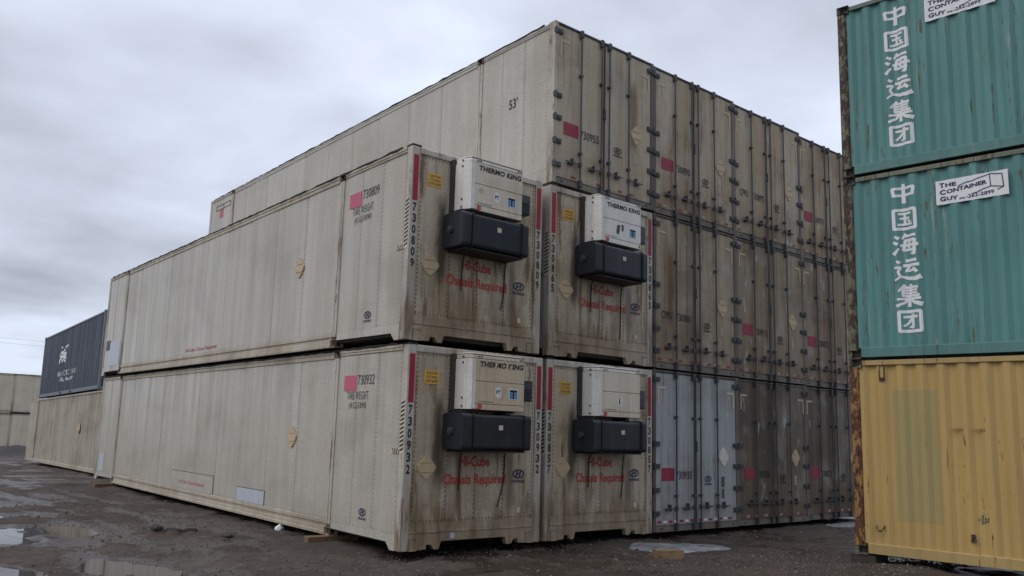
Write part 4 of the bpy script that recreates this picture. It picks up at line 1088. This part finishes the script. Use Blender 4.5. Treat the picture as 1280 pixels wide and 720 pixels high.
# vinyl banners on the green walls
def banner(root, pts, y0, x0, z0, w, h, lv):
    wave = [(x0+w*i/30, -0.004-0.005*math.sin(i*1.1+lv)) for i in range(-2, 33)]
    yb = y0-0.001
    def lay(vs, fs, off, name): return drape(vs, fs, wave, yb-off, name)
    skew = 0.02
    def T(a): return [(x, y, z+skew*(x-x0)) for x, y, z in a]
    o = part('banner', lay(T([(x0, 0, z0), (x0+w, 0, z0), (x0+w, 0, z0+h), (x0, 0, z0+h)]), [(0, 1, 2, 3)], 0.0, 'banner'), 'white', root)
    vs, fs = [], []
    def add(a, f):
        o_ = len(vs); vs.extend(a); fs.extend(tuple(i+o_ for i in q) for q in f)
    def word(s, u, v, cap, small, wcap, wrest, grow=0.0):
        a, f = text_pts(s[0], x0+u*w, z0+v*h, wcap*w, cap*h, 0, 0.04); add(a, f)
        a, f = text_pts(s[1:], x0+(u+wcap+0.012)*w, z0+v*h, wrest*w, small*h, 0, 0.04)
        ux = x0+(u+wcap)*w
        a = [(x, y, z+grow*(x-ux)) for x, y, z in a]; add(a, f)
    word('THE', 0.055, 0.70, 0.20, 0.16, 0.07, 0.155)
    word('CONTAINER', 0.055, 0.41, 0.20, 0.17, 0.085, 0.565, 0.10)
    word('GUY', 0.055, 0.13, 0.20, 0.16, 0.085, 0.16)
    a, f = text_pts('306', x0+0.325*w, z0+0.105*h, 0.085*w, 0.07*h, 0, 0.03); add([(x, y, z) for x, y, z in a], f)
    a, f = text_pts('-262-2899', x0+0.42*w, z0+0.10*h, 0.385*w, 0.15*h, 0, 0.02); add([(x, y, z+0.03*(x-x0-0.4*w)) for x, y, z in a], f)
    def line(p, q, t=0.012):
        p = Vector((x0+p[0]*w, z0+p[1]*h)); q = Vector((x0+q[0]*w, z0+q[1]*h)); d = (q-p).normalized(); n = Vector((-d.y, d.x))*t/2
        add([(v.x, 0, v.y) for v in (p-n, q-n, q+n, p+n)], [(0, 1, 2, 3)])
    seg = [(0.31, 0.66), (0.42, 0.75), (0.53, 0.79), (0.63, 0.86), (0.75, 0.92)]
    for p, q in zip(seg, seg[1:]): line(p, q)
    for p, q in (((0.75, 0.93), (0.92, 0.86)), ((0.755, 0.93), (0.765, 0.42)), ((0.92, 0.86), (0.935, 0.33)), ((0.765, 0.43), (0.935, 0.34)), ((0.935, 0.335), (0.85, 0.25)),
                 ((0.765, 0.43), (0.66, 0.37)), ((0.66, 0.37), (0.58, 0.28)), ((0.58, 0.28), (0.50, 0.255))): line(p, q)
    part('lettering', lay(T(vs), fs, 0.0035, 'lettering'), 'blue', o)
banner(green[1][0], green[1][1], green[1][2], 1.19, 4.585-HG, 0.83, 0.325, 1)
banner(green[0][0], green[0][1], green[0][2], 1.165, 7.18-2*HG, 0.84, 0.325, 2)
# fittings on the yellow wall
def ring(root, x, z, mat='post_rust', w=0.05):
    m = MB(); m.tube([(x-w, 0.028, z+0.035), (x-w*0.9, -0.004, z), (x-w*0.4, -0.016, z-0.035), (x+w*0.4, -0.016, z-0.035), (x+w*0.9, -0.004, z), (x+w, 0.028, z+0.035)], 0.011, 6)
    part('lashing_ring', m.mesh('lashing_ring'), mat, root)
ring(yel, 0.325, 0.36)
def bracket(root, x, z):
    m = MB(); m.box(x-0.035, x-0.026, 0.014, 0.03, z-0.11, z+0.11); m.box(x+0.026, x+0.035, 0.014, 0.03, z-0.11, z+0.11); m.box(x-0.0259, x+0.0259, 0.014, 0.03, z+0.09, z+0.11); m.box(x-0.0259, x+0.0259, 0.006, 0.03, z-0.11, z-0.065)
    part('card_bracket', m.mesh('card_bracket'), 'post_rust', root)
bracket(yel, 0.415, 2.40)
for x in (1.285, 1.53): part('weld_bar', MB().box(x-0.06, x+0.06, 0.012, 0.03, 1.675, 1.690).box(x-0.06, x-0.045, 0.012, 0.03, 1.655, 1.675).box(x+0.045, x+0.06, 0.012, 0.03, 1.655, 1.675).mesh('weld_bar'), 'yellow_rail', yel)
part('latch_plate', MB().box(1.385, 1.43, 0.006, 0.03, 0.33, 0.39).box(1.380, 1.435, 0.002, 0.03, 0.30, 0.326).mesh('latch_plate'), 'post_rust', yel)
sc = [(1.47, 0.55, 1.475, 0.59, 0.018), (1.505, 0.52, 1.51, 0.63, 0.022), (1.535, 0.55, 1.545, 0.60, 0.02), (1.565, 0.545, 1.58, 0.60, 0.02), (1.51, 0.53, 1.56, 0.55, 0.016)]
vs, fs = [], []
for x0, z0, x1, z1, t in sc:
    d = Vector((x1-x0, z1-z0)); n = Vector((-d.y, d.x)).normalized()*t/2; o_ = len(vs)
    vs += [(x0-n.x, 0, z0-n.y), (x1-n.x, 0, z1-n.y), (x1+n.x, 0, z1+n.y), (x0+n.x, 0, z0+n.y)]; fs.append((o_, o_+1, o_+2, o_+3))
part('rust_scar', drape(vs, fs, ypts, yy0-0.002, 'rust_scar'), 'post_rust', yel)

# far containers behind the long stack
far_a = math.atan2(-16.14, -0.54)
tan, tpts, ty0 = box_container('domestic_container', 'tan corrugated container under the slate one, beyond the long stack', (1.77, 36.0, -0.36), (0, -0.0124, far_a), 16.15, 2.9, 0.42, 0.075, 0.2, 'tan_wall', 'rail', 'rail', 'rail', 'rail', 't', wide=2.59)
part('side_post', MB().box(1.98, 2.12, -0.004, 0.06, 0.12, 2.8).mesh('side_post'), 'rail', tan)
part('side_panel', MB().box(0.13, 1.96, 0.004, 0.05, 0.17, 2.80).mesh('side_panel'), 'tan_wall', tan)
placard(tan, 11.6, 1.55, 0.5, 0.5, 0.022)
d_off = 1.98
ca, sa = math.cos(far_a), math.sin(far_a)
nav, npts, ny0 = box_container('shipping_container', 'dark slate corrugated container with white emblem, on the tan one', (1.77+ca*d_off, 36.0+sa*d_off, -0.36+2.9+0.03+0.0124*d_off), (0, -0.0124, far_a), 12.19, 2.87, 0.30, 0.036, 0.1, 'navy_wall', 'navy_rail', 'navy_rail', 'navy_rail', 'navy_rail', 'n', fork=(5.0, 7.05))
# white emblem of hooked strokes and two lines of unreadable print
def strokes(segs, t):
    vs, fs = [], []
    for x0, z0, x1, z1 in segs:
        d = Vector((x1-x0, z1-z0)); n = Vector((-d.y, d.x)).normalized()*t/2; o_ = len(vs)
        ky = -0.0006*((o_//4) % 7)
        vs += [(x0-n.x, ky, z0-n.y), (x1-n.x, ky, z1-n.y), (x1+n.x, ky, z1+n.y), (x0+n.x, ky, z0+n.y)]; fs.append((o_, o_+1, o_+2, o_+3))
    return vs, fs
ex, ez = 3.9, 1.35
E_ = [(0.25, 0.95, 0.55, 0.92), (0.28, 0.92, 0.35, 0.66), (0.35, 0.66, 0.95, 0.66), (0.9, 0.66, 1.2, 0.88), (1.2, 0.88, 1.75, 0.95), (1.45, 0.95, 1.35, 0.40), (0.2, 0.60, 1.4, 0.56), (0.35, 0.42, 1.35, 0.48), (0.15, 0.5, 0.3, 0.4),
      (0.25, 0.36, 1.3, 0.36), (0.15, 0.05, 0.2, 0.30), (0.2, 0.3, 0.5, 0.28), (0.5, 0.08, 1.1, 0.25), (1.1, 0.25, 1.5, 0.3), (1.5, 0.3, 1.4, 0.1), (1.4, 0.1, 1.15, 0.12)]
vs, fs = strokes([(ex+a*1.1, ez+b*0.78, ex+c*1.1, ez+d*0.78) for a, b, c, d in E_], 0.085)
part('emblem', drape(vs, fs, npts, ny0-0.003, 'emblem'), 'white', nav)
segs = []
rr = random.Random(3); x = 3.85
while x < 8.0:
    w = rr.choice((0.16, 0.2, 0.24)); z0, z1 = 0.83, 1.0
    if rr.random() < 0.10: x += 0.15; continue
    segs += [(x, z0, x, z1)]
    segs += rr.choice(([(x, z1, x+w, z1), (x+w, z1, x+w, z0)], [(x, z1, x+w, z0), (x+w, z0, x+w, z1)], [(x, z0, x+w, z0), (x, z1, x+w, z1)]))
    x += w+0.11
x = 4.2
while x < 7.3:
    w = rr.choice((0.10, 0.13, 0.16)); z0, z1 = 0.60, 0.60+(0.15 if x < 5.0 else 0.10)
    if rr.random() < 0.15: x += 0.12; continue
    segs += [(x, z0, x, z1)]+rr.choice(([(x, z1, x+w, z1)], [(x, z1, x+w, z0)], [(x, z0, x+w, z0), (x+w, z0, x+w, z1)]))
    x += w+0.09
vs, fs = strokes(segs, 0.042)
part('lettering', drape(vs, fs, npts, ny0-0.003, 'lettering'), 'white', nav)

reefer('distant tan container on top of another, behind the mud bank', (6.9, 60.0, 1.958), 'plain', '', 'F2', True, (0, 0, math.pi/2), group='distant containers')
reefer('distant grey-tan container at ground level behind the mud bank', (6.9, 60.0, -0.95), 'plain', '', 'F1', True, (0, 0, math.pi/2), group='distant containers')

# ================================================================== small things on the ground
def gz(x, y): return float(ground_z(np.array([x]), np.array([y]))[0])
def timber(label, x0, x1, y0, y1, ztop, h, mat, grp=None, name='timber_block', rotz=0.0, tilt=0.0):
    cx_, cy_ = (x0+x1)/2, (y0+y1)/2; w, d = x1-x0, y1-y0
    m = MB().box(-w/2, w/2, -d/2, d/2, -h, 0).mesh(name, 0.008)
    rn = random.Random(int(abs(x0*1000)))
    for v in m.vertices: v.co += Vector((rn.uniform(-1, 1), rn.uniform(-1, 1), rn.uniform(-1, 1)))*0.004
    o = part(name, m, mat, None, (cx_, cy_, ztop), (tilt, 0, rotz)); return tag(o, label, 'timber', grp)
timber('wooden block under the near post of the bottom corner container', -0.33, 0.55, P1-0.11, P1+0.05, -0.003, 0.14, 'timber', 'timbers under the container posts')
timber('wooden block under the far post of the bottom corner container', -0.42, 0.5, P2-0.16, P2+0.04, -0.003, 0.13, 'timber', 'timbers under the container posts')
bx_, by_ = 3.47, -1.86
timber('loose sawn timber block lying in front of the ice sheet', bx_-0.205, bx_+0.205, by_-0.10, by_+0.10, gz(bx_, by_)+0.12, 0.16, 'wood', None, 'timber_block', -0.56)
timber('dark soaked timber under the corner of the yellow container', 4.62, 5.1, -4.30, -3.98, GZ-0.003, 0.30, 'darkwood', None, 'timber_block', GA+1.57)
# crushed white bucket lid by the long stack
def crumpled():
    m = MB(); n = 14; r = 0.085
    pr = [(0.0, 0.10), (0.05, 0.098), (0.085, 0.07), (0.09, 0.03), (0.075, 0.0), (0.06, 0.02), (0.055, 0.06), (0.0, 0.07)]
    vs, fs = [], []
    rn = random.Random(5)
    for i in range(n):
        t = 2*math.pi*i/n; k = 1+0.22*math.sin(2*t)+rn.uniform(-0.12, 0.12)
        for a, z in pr: vs.append((a*k*math.cos(t), a*k*math.sin(t), z+rn.uniform(-0.006, 0.006)))
    q = len(pr)
    for i in range(n):
        for j in range(q-1): fs.append((i*q+j, ((i+1) % n)*q+j, ((i+1) % n)*q+j+1, i*q+j+1))
    return raw_mesh('crushed_cup', vs, fs)
o = part('crushed_cup', crumpled(), 'white', None, (0.0, 3.75, gz(0.0, 3.75)-0.005), (0.75, 0.4, 0.3)); tag(o, 'crushed white plastic cup on the mud below the long stack', 'litter')
# rubble lumps in the mud
def lump(name, x, y, s, seed, mat, label, cat, grp):
    rn = np.random.default_rng(seed); bm = bmesh.new(); bmesh.ops.create_icosphere(bm, subdivisions=2, radius=1.0)
    for v in bm.verts:
        c = v.co; k = 1+0.25*math.sin(3*c.x+seed)+0.2*math.sin(4*c.y+2*seed)+rn.uniform(-0.1, 0.1); v.co = Vector((c.x*s[0]*k, c.y*s[1]*k, c.z*s[2]*k))
    m = bpy.data.meshes.new(name); bm.to_mesh(m); bm.free()
    o = part(name, m, mat, None, (x, y, gz(x, y)+s[2]*0.2)); return tag(o, label, cat, grp)
k = NT('mud_clod'); n_ = k.noise(k.pos(), 12, 5, 0.7)
MAT['clod'] = k.out(k.mix(n_, (0.022, 0.019, 0.018), (0.06, 0.05, 0.046)), 0.75, k.bump(n_, 0.7, 0.03))
for i, (x, y, s, lab) in enumerate(((-1.95, 3.95, (0.10, 0.07, 0.05), 'left lump of the dark mud heap beside the wheel tracks'), (-1.72, 4.02, (0.15, 0.09, 0.07), 'largest lump in the middle of the dark mud heap'), (-1.45, 3.95, (0.10, 0.06, 0.045), 'right lump of the dark mud heap towards the long stack'), (-1.15, 3.1, (0.09, 0.06, 0.035), 'flat mud lump lying nearer than the dark heap'))):
    lump('mud_clod', x, y, s, i+3, 'clod', lab, 'mud', 'mud lumps beside the wheel tracks')
# mud bank before the distant containers
def bank():
    xs = np.linspace(-14, 7.0, 90); ys = np.linspace(50, 57, 26); A, B = np.meshgrid(xs, ys)
    prof = np.sin(np.clip((B-50)/7, 0, 1)*math.pi)**0.8
    h = prof*(0.55+0.7*vnoise(A, B, 2.0, 41)+0.4*vnoise(A, B, 0.6, 42))*sstep(7.0, 4.6, A)*1.0
    Zb = base_z(A, B)-0.05+np.maximum(h, 0)
    nx_, ny_ = 90, 26; I = np.arange(nx_*ny_).reshape(ny_, nx_)
    Fb = np.stack([I[:-1, :-1], I[:-1, 1:], I[1:, 1:], I[1:, :-1]], -1).reshape(-1, 4)
    return raw_mesh('mud_bank', np.stack([A, B, Zb], -1).reshape(-1, 3).tolist(), Fb.tolist())
o = part('mud_bank', bank(), 'clod'); o['kind'] = 'structure'
# two overhead wires on poles, far off to the left
for i, (dz, z0, z1) in enumerate(((0.0, 12.2, 9.4), (0.5, 11.6, 8.9))):
    m = MB(); P = []
    for t in range(25):
        u = t/24; x = -30+75*u; P.append((x, 95+dz, (12.6 if i == 0 else 12.1)+(10.6 if i == 0 else 10.1)*0-0.0+(-3.0)*4*u*(1-u)*0.55+(0-1.2*u)))
    m.tube(P, 0.012, 4)
    o = part('overhead_wire', m.mesh('overhead_wire'), 'steel')
    tag(o, ('upper' if i == 0 else 'lower')+' thin overhead wire crossing the cloudy sky at the far left', 'wire', 'overhead wires')
